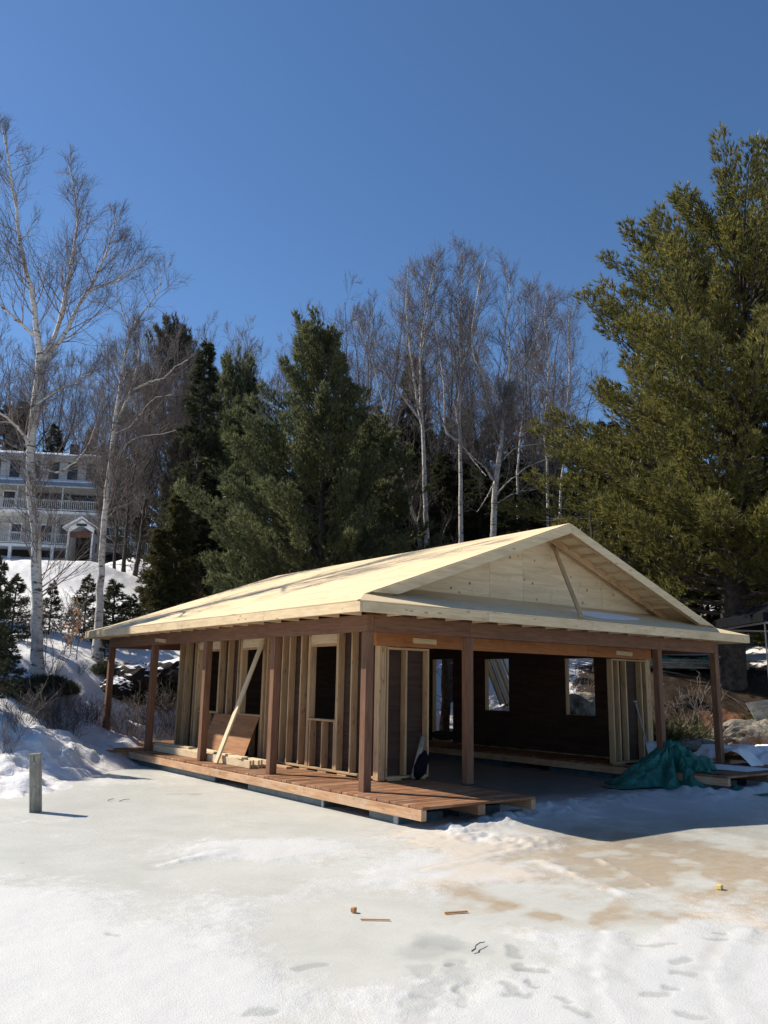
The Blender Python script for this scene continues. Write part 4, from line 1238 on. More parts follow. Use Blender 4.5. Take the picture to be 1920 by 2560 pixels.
# ---- the two white birches on the left bank
B1 = (-1.30,12.87,1.88)
st = [([(-1.29,12.86,1.82),(-1.38,12.89,2.86),(-1.48,12.91,3.91),(-1.58,12.94,4.98),(-1.67,12.96,5.74),(-1.86,13.01,6.61),(-1.98,13.04,7.60),(-2.04,13.05,8.40),(-2.02,13.05,9.44),(-2.02,13.05,10.15),(-2.04,13.05,10.86)], .152, .105),
      ([(-2.04,13.05,10.86),(-2.18,13.03,11.26),(-2.43,13.03,12.50),(-2.65,13.01,13.09),(-2.91,13.01,13.98),(-3.18,13.00,15.14),(-3.44,12.99,16.17),(-3.69,12.98,17.11)], .085, .018),
      ([(-2.03,13.05,10.74),(-1.85,13.11,10.99),(-1.66,13.17,11.49),(-1.54,13.24,12.16),(-1.45,13.32,13.11),(-1.35,13.40,14.20),(-1.30,13.49,15.40),(-1.43,13.62,16.40),(-1.63,13.78,17.32)], .075, .014),
      ([(-1.98,13.04,10.63),(-1.75,13.04,10.96),(-1.47,13.03,11.47),(-1.34,13.05,11.84),(-1.17,13.06,12.46),(-0.93,13.05,12.99),(-0.72,13.05,13.62),(-0.52,13.05,14.34),(-0.35,13.06,15.07),(-0.28,13.09,15.85)], .075, .012),
      ([(-0.87,13.27,13.09),(-0.45,13.27,13.48),(-0.02,13.27,13.77),(0.33,13.29,14.14),(0.61,13.33,14.58)], .035, .008),
      ([(-1.99,13.04,7.95),(-2.27,12.85,8.30),(-2.59,12.67,8.53),(-2.90,12.48,8.64),(-3.35,12.31,8.83)], .055, .02),
      ([(-2.17,13.08,11.28),(-2.56,12.97,11.46),(-2.92,12.84,11.61),(-3.39,12.72,11.89),(-3.77,12.59,12.42)], .05, .012),
      ([(-2.03,12.95,9.30),(-1.72,12.63,9.57),(-1.22,12.26,10.00),(-0.91,11.92,10.21)], .03, .008),
      ([(-1.94,13.03,7.72),(-1.50,12.66,7.39),(-1.28,12.34,7.42),(-0.90,11.97,7.92),(-0.75,11.66,8.67)], .035, .01)]
tm, cm = bare_tree(st, B1, 11, k=(5.4, 5, 6, 3), lens=(1.9, .62, .56, .36), first=.22, limb_r=.26)
place_tree('birch_tree', tm, cm, B1, 'tall white birch nearest the left edge, forking high into three leaning stems')
B2 = (1.04,15.29,2.35)
st = [([(1.04,15.29,2.27),(1.02,15.30,3.52),(0.97,15.31,4.75),(0.94,15.33,5.75),(0.93,15.33,6.90),(0.93,15.33,8.06),(0.97,15.32,9.66),(1.03,15.30,11.02),(1.08,15.28,11.85),(1.20,15.24,12.99),(1.41,15.16,13.67)], .135, .035),
      ([(1.04,15.29,9.93),(1.26,15.35,10.68),(1.48,15.41,11.43),(1.62,15.49,12.34),(1.70,15.59,13.11)], .05, .015),
      ([(1.20,15.24,12.99),(1.02,15.44,13.72),(0.85,15.63,14.39),(0.76,15.80,15.09)], .028, .008),
      ([(1.41,15.16,13.67),(1.72,14.95,14.26),(1.91,14.77,14.83),(1.89,14.67,15.44)], .03, .008),
      ([(1.41,15.16,11.14),(1.81,14.89,11.41),(2.20,14.61,11.60),(2.50,14.35,12.00),(2.79,14.09,12.21)], .035, .01),
      ([(1.04,15.29,9.60),(1.37,14.83,9.89),(1.77,14.32,10.65),(2.21,13.79,10.81)], .02, .008),
      ([(0.92,15.33,6.38),(1.14,15.04,8.83),(1.49,14.71,9.42),(2.10,14.27,9.57),(2.47,13.90,9.69)], .02, .008)]
tm, cm = bare_tree(st, B2, 12, k=(4.4, 5, 6, 3), lens=(1.75, .62, .56, .36), first=.36, limb_r=.24)
place_tree('birch_tree', tm, cm, B2, 'slender white birch rising just behind the left end of the boathouse roof')

# ---- the clump of birches above the middle of the roof
def birch(label, base, st, seed, **kw):
    a = dict(k=(3.2, 5, 6, 3), lens=(2.7, .64, .56, .36), first=.40, r_tw=.0042, limb_r=.32, up=.16)
    a.update(kw)
    tm, cm = bare_tree(st, base, seed, **a)
    place_tree('birch_tree', tm, cm, base, label)
b = (17.08,18.63,6.79)
b = (b[0], b[1], gz(b[0], b[1]) - .1)
birch('birch with two trunks from its base, left of the clump behind the roof', b,
      [([b] + [(17.03,18.67,8.64),(16.93,18.75,11.06),(16.88,18.80,13.20),(16.81,18.86,14.63),(16.75,18.91,16.85),(16.76,18.90,18.35),(16.97,18.72,20.25),(17.17,18.55,21.81),(17.28,18.46,22.64)], .17, .02),
       ([(16.81,18.85,14.11),(16.61,18.89,14.96),(16.39,18.95,16.47),(16.16,19.00,17.91),(15.94,19.05,20.05),(15.92,18.94,21.94)], .07, .015),
       ([(16.71,18.94,14.41),(15.91,19.26,15.43),(15.20,19.50,16.28),(14.67,19.59,17.45),(14.19,19.63,18.97)], .055, .012),
       ([b] + [(16.72,18.93,8.85),(16.27,19.00,10.13),(15.92,18.98,11.22),(15.36,19.12,13.09),(14.75,19.30,14.97),(14.20,19.42,16.86),(13.41,19.70,18.76)], .10, .015),
       ([(16.75,18.91,17.37),(17.03,18.93,18.92),(17.09,19.14,20.94),(17.08,19.41,22.53)], .05, .012)], 21, first=.5)
b = (18.55,17.99,6.87)
b = (b[0], b[1], gz(b[0], b[1]) - .1)
birch('straight tall birch in the middle of the clump behind the roof', b,
      [([b] + [(18.55,17.99,8.66),(18.55,17.99,11.18),(18.50,18.04,14.06),(18.53,18.01,17.04),(18.53,18.01,19.31),(18.60,17.95,21.65),(18.63,17.92,23.39)], .15, .018),
       ([(18.49,18.05,13.40),(18.08,18.55,14.02),(18.08,18.68,16.35),(17.92,18.96,18.76),(17.83,19.17,21.18),(17.99,19.16,23.00)], .06, .012),
       ([(18.53,18.01,17.04),(18.85,17.48,18.52),(19.02,17.09,20.34),(18.77,17.10,21.97)], .05, .012),
       ([(18.56,17.99,13.26),(18.84,17.24,12.16),(18.93,16.67,11.48)], .035, .02)], 22, first=.5)
b = (18.54,15.92,6.68)
b = (b[0], b[1], gz(b[0], b[1]) - .1)
birch('thick white birch forking in the clump just left of the roof peak', b,
      [([b] + [(18.58,15.88,8.47),(18.64,15.82,10.13),(18.68,15.79,11.14),(18.84,15.62,12.52),(18.96,15.50,14.25),(19.03,15.43,14.90)], .18, .10),
       ([(18.96,15.50,14.32),(18.67,15.70,15.09),(18.44,15.82,15.78),(17.97,16.19,16.54),(17.73,16.31,17.62),(17.76,16.19,19.00),(17.92,15.94,20.80),(18.08,15.68,21.78)], .075, .014),
       ([(19.02,15.43,14.81),(19.15,15.36,15.66),(19.23,15.34,16.91),(19.22,15.41,17.87),(19.15,15.55,18.36),(19.24,15.52,19.01),(19.40,15.41,20.45),(19.31,15.57,21.95)], .075, .014),
       ([(19.08,15.38,15.10),(19.45,15.16,16.01),(19.84,14.92,16.79),(20.22,14.68,17.97),(20.57,14.47,19.01),(21.04,14.11,19.95)], .06, .012),
       ([(18.60,15.87,11.08),(18.24,16.01,11.62),(17.89,16.14,11.90),(17.47,16.33,12.30),(17.11,16.47,12.64)], .05, .02),
       ([(18.62,15.85,10.15),(18.76,15.35,10.73),(19.24,14.48,11.47),(19.49,13.83,11.68),(19.77,13.13,11.86)], .045, .012),
       ([(18.62,15.85,9.92),(19.07,14.91,10.39),(19.54,13.90,10.51),(19.86,13.02,10.76)], .03, .01),
       ([(18.69,15.78,11.08),(18.02,16.01,9.86),(17.65,15.96,9.47)], .03, .012),
       ([(18.89,15.58,12.02),(19.16,14.95,12.51),(19.48,14.27,12.57),(19.89,13.45,12.54)], .03, .01)], 23, first=.75)
for (px_, sd, lab, pts) in ((0, 24, 'thin crooked birch right of the thick forked birch', [(23.24,16.76,7.38),(23.24,16.76,9.65),(23.26,16.73,13.22),(23.19,16.82,14.53),(23.33,16.66,16.65),(23.41,16.56,18.82),(23.28,16.71,20.84),(23.50,16.46,22.16)]),
                            (1, 25, 'thin birch leaning behind the roof peak beside the big pine', [(22.78,15.77,7.44),(22.87,15.66,9.67),(22.94,15.58,11.45),(23.04,15.46,12.55),(23.14,15.34,14.78),(23.31,15.14,17.27),(23.29,15.17,19.41),(23.41,15.01,20.92)]),
                            (2, 26, 'slim grey birch stem between two white birches behind the roof', [(23.76,19.16,7.45),(23.74,19.18,9.55),(23.73,19.20,12.34),(23.84,19.08,14.75),(24.16,18.73,17.42),(24.54,18.31,19.22),(24.50,18.36,21.56),(24.38,18.49,23.47)])):
    b = pts[0]; b = (b[0], b[1], gz(b[0], b[1]) - .1)
    birch(lab, b, [([b] + pts[1:], .095, .015)], sd, first=.45, k=(2.8, 5, 6, 3), lens=(2.5, .62, .56, .36))
# ---- unleafed hardwoods in the wood behind: three shapes, many trees
def generic_bare(seed, h=14, fork=.45):
    rng = np.random.default_rng(seed)
    b = (0, 0, 0)
    f = np.array([rng.normal(0, .3), rng.normal(0, .3), h * fork])
    st = [([b, f * .35 + [.1, 0, 0], f * .7, f * .96], .15, .045)]
    for i in range(4):
        a = i * 1.6 + rng.uniform(-.4, .4)
        e = np.array([math.cos(a) * h * rng.uniform(.10, .24), math.sin(a) * h * rng.uniform(.10, .24), h * rng.uniform(.85, 1.0)])
        st.append(([f * (.66 + .08 * i), f * .45 + e * .45 + np.array([math.cos(a), math.sin(a), 0]) * .5, e * .8 + f * .1, e], .065, .012))
    return bare_tree(st, b, seed, k=(2.0, 5, 6, 3), lens=(3.2, .62, .56, .36), first=.4, r_tw=.0065, mats=('pinebark', 'twig', 'twig'), limb_r=.45, up=.14)
GB = [generic_bare(s) for s in (31, 32, 33)]
def view_u(x, y):
    """bearing of a tree from the photographer, degrees right of +Y"""
    return math.degrees(math.atan2(x - CAM.x, y - CAM.y))
def region(a):
    for lim, s in ((20.5, 'behind the white house'), (25.5, 'behind the dark spruce and brownish pine'), (31.5, 'between the dark spruce and the broad young pine'), (36.5, 'behind the broad young pine'), (41, 'at the left of the birch clump'), (45, 'in the middle of the birch clump'), (49.5, 'at the right of the birch clump')):
        if a < lim: return s
    return 'behind the huge white pine'
def bare_label(x, y):
    r_ = region(view_u(x, y))
    return 'leafless dark hardwood with fine twigs ' + r_, 'tree', 'leafless hardwoods ' + r_
def spruce_label(x, y):
    r_ = region(view_u(x, y))
    return 'shaded dark spruce ' + r_, 'tree', 'shaded spruces ' + r_
bare_spots = [(8.92,72.06,33.19), (12.71,75.33,36.17), (14.65,72.78,35.42), (18.56,77.91,38.19), (18.22,65.43,34.81), (17.35,55.12,32.93), (19.52,54.25,33.64), (19.88,49.72,29.60), (19.01,43.50,26.94), (21.27,44.59,27.93), (25.90,51.18,31.76),
              (22.42,32.19,27.62), (22.52,29.64,27.24), (26.88,28.65,27.10), (30.54,29.36,27.88), (27.76,22.20,25.75), (7.02,72.42,34.85), (17.98,67.62,32.93), (15.69,38.44,23.20), (24.68,37.91,28.58),
              (23.94,24.58,21.03), (25.44,21.74,20.04), (25.50,18.73,19.61), (21.00,28.28,20.89), (11.70,77.61,34.42), (16.06,81.72,35.41), (11.22,43.52,20.41), (11.73,48.62,20.33), (11.00,39.34,22.81), (12.00,37.88,23.02), (10.05,38.62,20.98), (13.77,39.31,22.97)]
for i, (x, y, top) in enumerate(bare_spots):
    z = gz(x, y) - .15
    s = (top - z) / 14.0
    tm, cm = GB[i % 3]
    place_tree('bare_tree', tm, cm, (x, y, z), *bare_label(x, y), i * 1.3, max(.55, min(1.15, s)) , s)

# ---- the big white pine at the right
PB = (16.16,3.61,2.13)
def prof_big(s, az):
    w = max(1 - s, 0.001) ** .32
    return (.5 + 6.4 * w * min(1, .60 + 1.3 * s)) * (1 + .13 * math.sin(3 * az + s * 11) + .08 * math.sin(7 * az + 31 * s))
tm, cm = plume_pine(PB, [(16.21,3.53,1.70),(16.26,3.44,3.37),(16.32,3.34,4.58),(16.39,3.22,5.81),(16.48,3.05,7.69),(16.60,2.84,10.28),(16.71,2.64,12.96),(16.75,2.55,13.91),(16.81,2.45,15.30),(16.85,2.36,16.43)], .40, .15, prof_big, 205, 41, per=225, rad=.165, tuft=.20, m=8, width=.032, rise=(.02, .8), up=.05, tupw=.45)
PBr = place_tree('pine_tree', tm, cm, PB, 'huge white pine with yellow-green plumes filling the right side')
PC = (19.40,2.87,2.36)
tm2, cm2 = plume_pine((0, 0, 0), [(0, 0, 0), (.1, 0, 6), (0, .1, 12), (.1, 0, 17.2)], .36, .10, lambda s, a: (.5 + 5.4 * max(1 - s, .001) ** .4 * min(1, .6 + 1.4 * s)) * (1 + .14 * math.sin(3 * a + s * 8)), 95, 42, per=150, rad=.16, tuft=.24, m=8, width=.040, rise=(.0, .7), up=.055, tupw=.45)
for (x, y, top, lab) in ((*(21.71,2.63,22.00), 'tall white pine cut by the right edge, beside the huge pine'),
                    (*(17.43,-0.09,15.55), 'white pine mostly beyond the right edge of the view')):
    z = gz(x, y) - .2
    place_tree('pine_tree', tm2, cm2, (x, y, z), lab, 'tree', None, x, (top - z) / 18, (top - z) / 18)

# ---- the dense young pine behind the roof
PMb = (9.86,16.54,5.00)
PMb = (PMb[0], PMb[1], gz(PMb[0], PMb[1]) - .1)
def prof_mid(s, az):
    side = 1 + .24 * math.cos(az - 2.6)
    return (.45 + 3.9 * max(1 - s, .001) ** .47) * side * (1 + .10 * math.sin(2 * az + 7 * s) + .07 * math.sin(5 * az + 23 * s))
tm, cm = plume_pine(PMb, [PMb] + [(9.85,16.55,6.87),(9.77,16.60,9.76),(9.70,16.64,13.10),(9.68,16.66,14.47),(9.65,16.68,15.48)], .18, .04, prof_mid, 165, 43, per=175, rad=.17, tuft=.19, m=8, width=.034, rise=(.12, 1.1), up=.06, tupw=.75, mats=('pinebark', 'needle_mid', 'pinebark'), start=.25, flat=.8)
place_tree('pine_tree', tm, cm, PMb, 'broad dense young pine standing behind the middle of the plywood roof')
# second, lower pine to its right (darker, in shade)
x, y, top = (13.83,18.65,13.15)
z = gz(x, y) - .1
tmm, cmm = plume_pine((0, 0, 0), [(0, 0, 0), (.05, 0, 4), (0, .05, 8), (0, 0, 10.6)], .16, .04, prof_mid, 110, 44, per=120, rad=.18, tuft=.22, m=8, width=.042, rise=(.08, .95), up=.06, tupw=.6, mats=('pinebark', 'needle_mid', 'pinebark'), start=.25, flat=.75)
place_tree('pine_tree', tmm, cmm, (x, y, z), 'lower shaded pine leaning on the right flank of the broad young pine', rz=1, sc=(top - z) / 11)
cmb = cmm.copy(); cmb.materials[0] = M['needle_brown']
for (x, y, top, lab, r) in ((*(12.87,30.91,19.74), 'pine top showing left of the broad young pine', 2.1), (*(14.50,43.34,26.64), 'bulky brownish pine behind the slender birch', .4), (*(12.31,35.58,19.33), 'greyish pine behind the dark spruce', 3.0), (*(8.67,19.57,11.52), 'lower pine at the left flank of the broad young pine', 4.0)):
    z = gz(x, y) - .1
    place_tree('pine_tree', tmm, cmb if 'brown' in lab or 'greyish' in lab else cmm, (x, y, z), lab, rz=r, sc=(top - z) / 11 * (.60 if 'bulky' in lab else .85 if 'flank' in lab else .58), szv=(top - z) / 11)

# ---- spruces, firs and cedars
def prof_sp(s, a): return .12 + 1.75 * (1 - s) ** .85 * (1 + .12 * math.sin(5 * a))
SPR = conifer((0, 0, 0), [(0, 0, 0), (.03, 0, 4), (0, .03, 8), (0, 0, 12)], .16, .05, prof_sp, 210, 51, tuft=.16, m=7, width=.036, rise=(-.25, .25), k2=11, k3=6, up=.0, lat=.36, mats=('pinebark', 'needle_spruce', 'pinebark'), spread=.8, tupw=-.1)
def prof_ce(s, a): return .25 + 1.5 * (1 - s) ** .55 * (1 + .15 * math.sin(4 * a + 9 * s))
CED = conifer((0, 0, 0), [(0, 0, 0), (.03, 0, 3), (0, .03, 6), (0, 0, 9)], .14, .02, prof_ce, 190, 52, tuft=.19, m=7, width=.042, rise=(.0, .8), k2=10, k3=6, up=.05, lat=.36, mats=('pinebark', 'needle_cedar', 'pinebark'), spread=.8, tupw=-.25)
FIR = conifer((0, 0, 0), [(0, 0, 0), (.01, 0, 1), (0, .01, 2), (0, 0, 3)], .035, .06, lambda s, a: .06 + .85 * (1 - s) ** .9, 80, 53, tuft=.095, m=7, width=.018, rise=(-.05, .35), k2=9, k3=4, up=.02, lat=.38, mats=('pinebark', 'needle_spruce', 'pinebark'), spread=.8, tupw=.1, wob=.05)
for (x, y, top, lab, k_, r) in ((*(10.07,28.92,19.90), 'very dark narrow spruce left of the broad young pine', 1.0, 0), (*(23.90,28.56,22.81), 'narrow dark spruce spire behind the birch clump', .8, 1), (*(25.00,28.95,22.95), 'second thin spruce spire close behind the birch clump', .7, 2), (*(13.63,30.53,19.33), 'small dark spruce tip above the broad pine', 1.0, 2.4)):
    z = gz(x, y) - .1; s = (top - z) / 12
    place_tree('spruce_tree', *SPR, (x, y, z), lab, 'tree', None, r, s * k_, s)
spots = [(27.88,40.57,21.75), (31.76,42.71,24.83), (30.88,38.34,22.82), (36.20,41.75,25.58), (33.76,35.92,22.50), (40.13,40.94,26.25), (36.02,33.80,22.45), (41.44,36.85,25.82), (38.35,31.36,22.33), (42.39,32.83,24.27), (38.95,27.61,20.89), (43.19,28.70,22.38), (39.38,23.76,19.46), (43.62,24.69,21.16), (39.60,19.90,17.49), (38.76,17.47,15.75), (22.88,29.36,15.86), (27.67,27.94,15.37), (29.74,22.99,14.51), (30.75,27.76,15.32), (22.17,41.82,20.85), (21.52,44.45,22.01), (18.00,43.98,20.51), (10.79,31.88,13.25), (9.26,25.99,11.83), (17.97,25.54,15.30), (20.24,26.35,16.66), (18.50,22.64,14.51), (23.71,26.12,16.83), (20.94,21.90,14.15), (24.80,23.78,16.26), (21.65,19.87,13.41), (25.72,21.45,15.66), (24.85,19.46,13.68), (27.21,19.82,14.41), (25.59,17.08,12.90), (30.18,19.36,15.33), (29.31,17.21,16.56), (33.36,18.43,19.00), (15.75,24.64,15.30), (16.79,28.72,17.01), (32.47,16.19,18.19), (28.12,11.86,13.94), (29.27,9.89,12.72), (26.11,7.32,10.73), (18.69,21.19,12.52), (21.81,18.31,12.28), (13.28,30.71,15.32), (9.88,73.91,28.19), (11.68,75.57,29.46), (13.79,70.94,26.23), (17.58,71.94,26.84), (7.60,73.33,27.92)]
for i, (x, y, top) in enumerate(spots):
    z = gz(x, y) - .1; s = (top - z) / 12
    place_tree('spruce_tree', *SPR, (x, y, z), *spruce_label(x, y), i * 1.7, max(.9, s) * 1.25, s)
for i, (x, y, top, lab) in enumerate(((*(19.09,9.16,9.35), 'yellowish cedar just right of the roof peak'), (*(17.93,7.35,7.44), 'low cedar above the right slope of the roof'), (*(20.91,11.73,9.81), 'dark cedar close behind the roof peak'), (*(18.43,6.60,6.39), 'bushy cedar left of the huge pine trunk'), (*(6.95,23.73,9.90), 'dark cedar behind the left slope of the roof'), (*(5.89,23.09,8.05), 'short dark cedar on the snowy lawn by the house'), (*(21.49,5.36,7.62), 'cedar right of the huge pine trunk'), (*(21.51,7.33,7.57), 'cedar hidden behind the huge pine trunk'))):
    z = gz(x, y) - .1; s = (top - z) / 9
    place_tree('cedar_tree', *CED, (x, y, z), lab, 'tree', None, i * 1.1, max(s, .5) * 1.15, s)
firs = [((0.48,18.60,5.05), 'small young fir on the snow between the two birches', 1.0), ((1.84,19.24,5.44), 'small fir touching the left side of the slender birch', 1.2), ((2.39,18.00,5.17), 'dark bushy fir right of the slender birch', 1.7), ((3.27,18.74,4.81), 'low dark fir above the left roof corner', 1.6), ((1.25,15.22,3.53), 'little fir growing beside the base of the slender birch', .9),
        ((-2.62,12.16,4.79), 'dark fir at the left edge above the snowbank', .75), ((-3.31,9.24,3.70), 'low fir half cut off by the left edge of the snowbank', .9), ((-1.30,15.96,4.85), 'bushy fir left of the tall birch trunk', 1.3), ((-2.51,11.11,2.85), 'low spreading fir at the left edge above the ice', 1.5), ((3.16,20.91,4.50), 'fir standing behind the slender birch', 1.2)]
for i, ((x, y, top), lab, k_) in enumerate(firs):
    z = gz(x, y) - .05; s = (top - z) / 3
    place_tree('fir_tree', *FIR, (x, y, z), lab, 'tree', None, i * 2.2, s * k_, s)
# evergreens on the left bank beyond the frame, whose shade falls on the snow
for i, (x, y, s, k_) in enumerate(((-6.2, 18.5, .95, 1.1), (-8.8, 21.5, 1.1, 1.1), (-12, 22, 1.2, 1.1), (-5.3, 28, 1.0, 1.2))):
    place_tree('spruce_tree', *SPR, (x, y, gz(x, y) - .1), 'spruce on the left bank outside the view', 'tree', 'spruces on the left bank', i * 2.0, s * k_, s)

# ------------------------------------------------------------------ the white house on the hill
HO = Vector((14.81,60.23,11.18))
u = Vector((R_.x, R_.y, 0)); u = (Matrix.Rotation(math.radians(-16), 3, 'Z') @ Vector((math.cos(math.radians(-13.5)), math.sin(math.radians(-13.5)), 0)))
nv = Vector((u.y, -u.x, 0))          # outwards, towards the lake
RH = Matrix((u, -nv, Vector((0, 0, 1)))).transposed()
HOUSE = thing('house', 'three storey white house with two long balconies on the hill at the left', 'house', HO)
HOUSE.rotation_euler = RH.to_euler()
def hbox(name, par, x0, y0, z0, x1, y1, z1, mat, bev=0):
    """house coordinates: x to the right along the front, y = depth away from the lake, z up; everything hangs under the rotated Empty"""
    d = (x1 - x0, y1 - y0, z1 - z0)
    o = bpy.data.objects.new(name, box_mesh(*d, mat, bev, name))
    col.objects.link(o)
    o.parent = par
    o.location = ((x0 + x1) / 2, (y0 + y1) / 2, (z0 + z1) / 2)
    return o
def hpart(name, par=HOUSE):
    o = bpy.data.objects.new(name, None); col.objects.link(o); o.parent = par; o.empty_display_size = .2
    return o
# px of the photograph / 28.7 = metres at the house; x=0 is the covered entrance
FL = [1.45, 4.3, 7.2]               # floor levels (lower balcony, upper balcony, top floor)
hbox('wall', HOUSE, -10, 0, -.3, 3.35, 8, 1.3, M['darkpanel'])
hbox('wall', HOUSE, -10, .01, 1.3, 3.35, 8, 9.35, M['siding'])
# clapboards: each course a proud strip, one joined part
bm = bmesh.new()
z = 1.5
while z < 9.2:
    for (a, b) in ((-10, 3.34),):
        vs = [bm.verts.new(p) for p in ((a, -.004, z), (b, -.004, z), (b, -.022, z), (a, -.022, z), (a, -.004, z + .16), (b, -.004, z + .16))]
        bm.faces.new((vs[3], vs[2], vs[5], vs[4])); bm.faces.new((vs[0], vs[1], vs[2], vs[3]))
    z += .165
me = bpy.data.meshes.new('clapboards'); bm.to_mesh(me); bm.free(); me.materials.append(M['siding'])
o = bpy.data.objects.new('clapboards', me); col.objects.link(o); o.parent = HOUSE; o['kind'] = 'stuff'
def win(x, z, w, h, mat='white', rail=True, y=-.03):
    f = hpart('window')
    hbox('pane', f, x - w / 2, y - .01, z, x + w / 2, y + .02, z + h, M['pane'])
    for a in ((x - w / 2 - .09, z - .09, x - w / 2, z + h + .09), (x + w / 2, z - .09, x + w / 2 + .09, z + h + .09), (x - w / 2, z + h, x + w / 2, z + h + .09), (x - w / 2, z - .09, x + w / 2, z)):
        hbox('frame', f, a[0], y - .045, a[1], a[2], y + .012, a[3], M[mat])
    if rail: hbox('frame', f, x - w / 2, y - .03, z + h / 2 - .03, x + w / 2, y - .011, z + h / 2 + .03, M[mat])
for x in (-8.4, -6.8, -5.2, -3.6, -2.05, -.5, .85, 2.2): win(x, 7.55, .62, 1.35, 'shingle')
for x, w in ((-8.9, .9), (-7.0, .9), (-4.6, 1.6), (-2.9, 1.5), (-.55, 2.9), (2.45, .75)): win(x, 4.75 if w < 1.7 else 4.4, w, 1.45 if w < 1.7 else 1.75, 'grey' if w > 1 else 'white')
for x in (-8.3, -6.2, -3.7, -2.05, -.15, 1.45, 2.75): win(x, 2.05, .85, 1.35, 'reddoor' if x in (-2.05, -.15) else 'white')
# roofs
rf = hpart('roof')
def hpoly(name, par, pts, mat):
    bm = bmesh.new()
    vs = [bm.verts.new(p) for p in pts]
    bm.faces.new(vs)
    r = bmesh.ops.extrude_face_region(bm, geom=bm.faces[:])
    bmesh.ops.translate(bm, vec=(0, 0, -.12), verts=[v for v in r['geom'] if isinstance(v, bmesh.types.BMVert)])
    bmesh.ops.recalc_face_normals(bm, faces=bm.faces[:])
    me = bpy.data.meshes.new(name); bm.to_mesh(me); bm.free(); me.materials.append(mat)
    o = bpy.data.objects.new(name, me); col.objects.link(o); o.parent = par
    return o
hpoly('roof_slab', rf, [(-10.3, -.45, 9.45), (3.7, -.45, 9.45), (3.7, 4, 10.75), (-10.3, 4, 10.75)], M['shingle'])
hpoly('roof_slab', rf, [(-10.3, 4, 10.75), (3.7, 4, 10.75), (3.7, 8.45, 9.45), (-10.3, 8.45, 9.45)], M['shingle'])
hpoly('snow_cover', rf, [(-10.2, -.30, 9.60), (2.6, -.30, 9.60), (1.6, 3.9, 10.84), (-9.0, 3.9, 10.84)], M['snowpatch'])
hbox('eave_board', rf, -10.3, -.49, 9.2, 3.7, -.45, 9.42, M['grey'])
ch = hbox('chimney', rf, -2.75, 1.2, 9.7, -2.1, 1.9, 11.0, M['shingle'])
# porch roof skirt above the upper balcony with a snow line
hpoly('porch_roof', HOUSE, [(-10, -2.0, 6.45), (2.3, -2.0, 6.45), (2.3, -.03, 7.36), (-10, -.03, 7.36)], M['siding'])
hpoly('snow_line', HOUSE, [(-10, -.55, 7.20), (1.9, -.55, 7.20), (1.9, -.06, 7.46), (-10, -.06, 7.46)], M['snowpatch'])
def balcony(x0, x1, zf_, roofz, posts, gap=.16, dep=2.0):
    b = hpart('balcony')
    hbox('floor_slab', b, x0, -dep, zf_ - .22, x1, -.03, zf_, M['white'])
    hbox('handrail', b, x0, -dep + .02, zf_ + .86, x1, -dep + .09, zf_ + .94, M['siding'])
    hbox('bottom_rail', b, x0, -dep + .03, zf_ + .10, x1, -dep + .08, zf_ + .16, M['white'])
    n = int((x1 - x0) / gap)
    for i in range(n):
        x = x0 + (i + .5) * (x1 - x0) / n
        hbox('baluster', b, x - .028, -dep + .04, zf_ + .16, x + .028, -dep + .075, zf_ + .86, M['siding'])
    for x in posts:
        hbox('post', b, x - .06, -dep - .01, zf_, x + .06, -dep + .11, roofz, M['siding'])
balcony(-9.5, 4.9, 4.3, 6.3, (-9.3, -5.8, -2.2, 1.25))
balcony(-9.5, -.95, 1.45, 4.06, (-9.3, -6.0, -2.45, -1.0))
for x in (-9.2, -5.9, -2.6):
    hbox('pier', HOUSE, x - .12, -2.05, -.4, x + .12, -1.8, 1.22, M['white'])
# covered entrance
en = hpart('entrance_porch')
hbox('side_wall', en, -.85, -4.6, -.3, -.72, -2.1, 2.15, M['white'])
hbox('side_wall', en, 1.0, -4.6, -.3, 1.13, -.03, 2.15, M['siding'])
hbox('back_panel', en, -.7, -2.3, -.3, .98, -2.2, 2.1, M['darkpanel'])
def prism(name, par, prof, y0, y1, mat):
    n = len(prof)
    me = bpy.data.meshes.new(name)
    me.from_pydata([(p[0], y0, p[1]) for p in prof] + [(p[0], y1, p[1]) for p in prof], [], [tuple(range(n)), tuple(range(2 * n - 1, n - 1, -1))] + [(i, i + n, (i + 1) % n + n, (i + 1) % n) for i in range(n)])
    me.materials.append(mat)
    o = bpy.data.objects.new(name, me); col.objects.link(o); o.parent = par
    return o
prism('gable', en, [(-.86, 2.1), (-.86, 2.5), (.14, 3.15), (1.14, 2.5), (1.14, 2.1), (.14, 2.72)], -4.66, -4.6, M['white'])
prism('porch_roof', en, [(-1.25, 2.38), (.14, 3.28), (1.53, 2.38), (1.53, 2.50), (.14, 3.42), (-1.25, 2.50)], -4.9, -.03, M['snowpatch'])
hbox('vent', en, -.25, -4.70, 2.52 + .12, .55, -4.665, 2.84, M['pane'])
hbox('arch_panel', en, -.7, -4.5, 1.75, .98, -4.4, 2.2, M['reddoor'])
for x in (-.8, 1.06): hbox('post', en, x - .06, -4.75, -.3, x + .06, -4.62, 2.1, M['white'])
hbox('window', en, 1.135, -3.6, .7, 1.15, -3.1, 1.5, M['pane'])
# side wing at the right with its own porch
hbox('side_wing', HOUSE, 3.36, 2.2, -.3, 6.0, 7, 4.1, M['darkpanel'])
wg = hpart('side_porch')
hbox('floor_slab', wg, 3.4, .2, 1.2, 6.0, 2.1, 1.4, M['white'])
hbox('handrail', wg, 3.4, .22, 2.2, 6.0, .28, 2.28, M['white'])
for i in range(16): hbox('baluster', wg, 3.5 + i * .16, .23, 1.4, 3.55 + i * .16, .27, 2.2, M['white'])

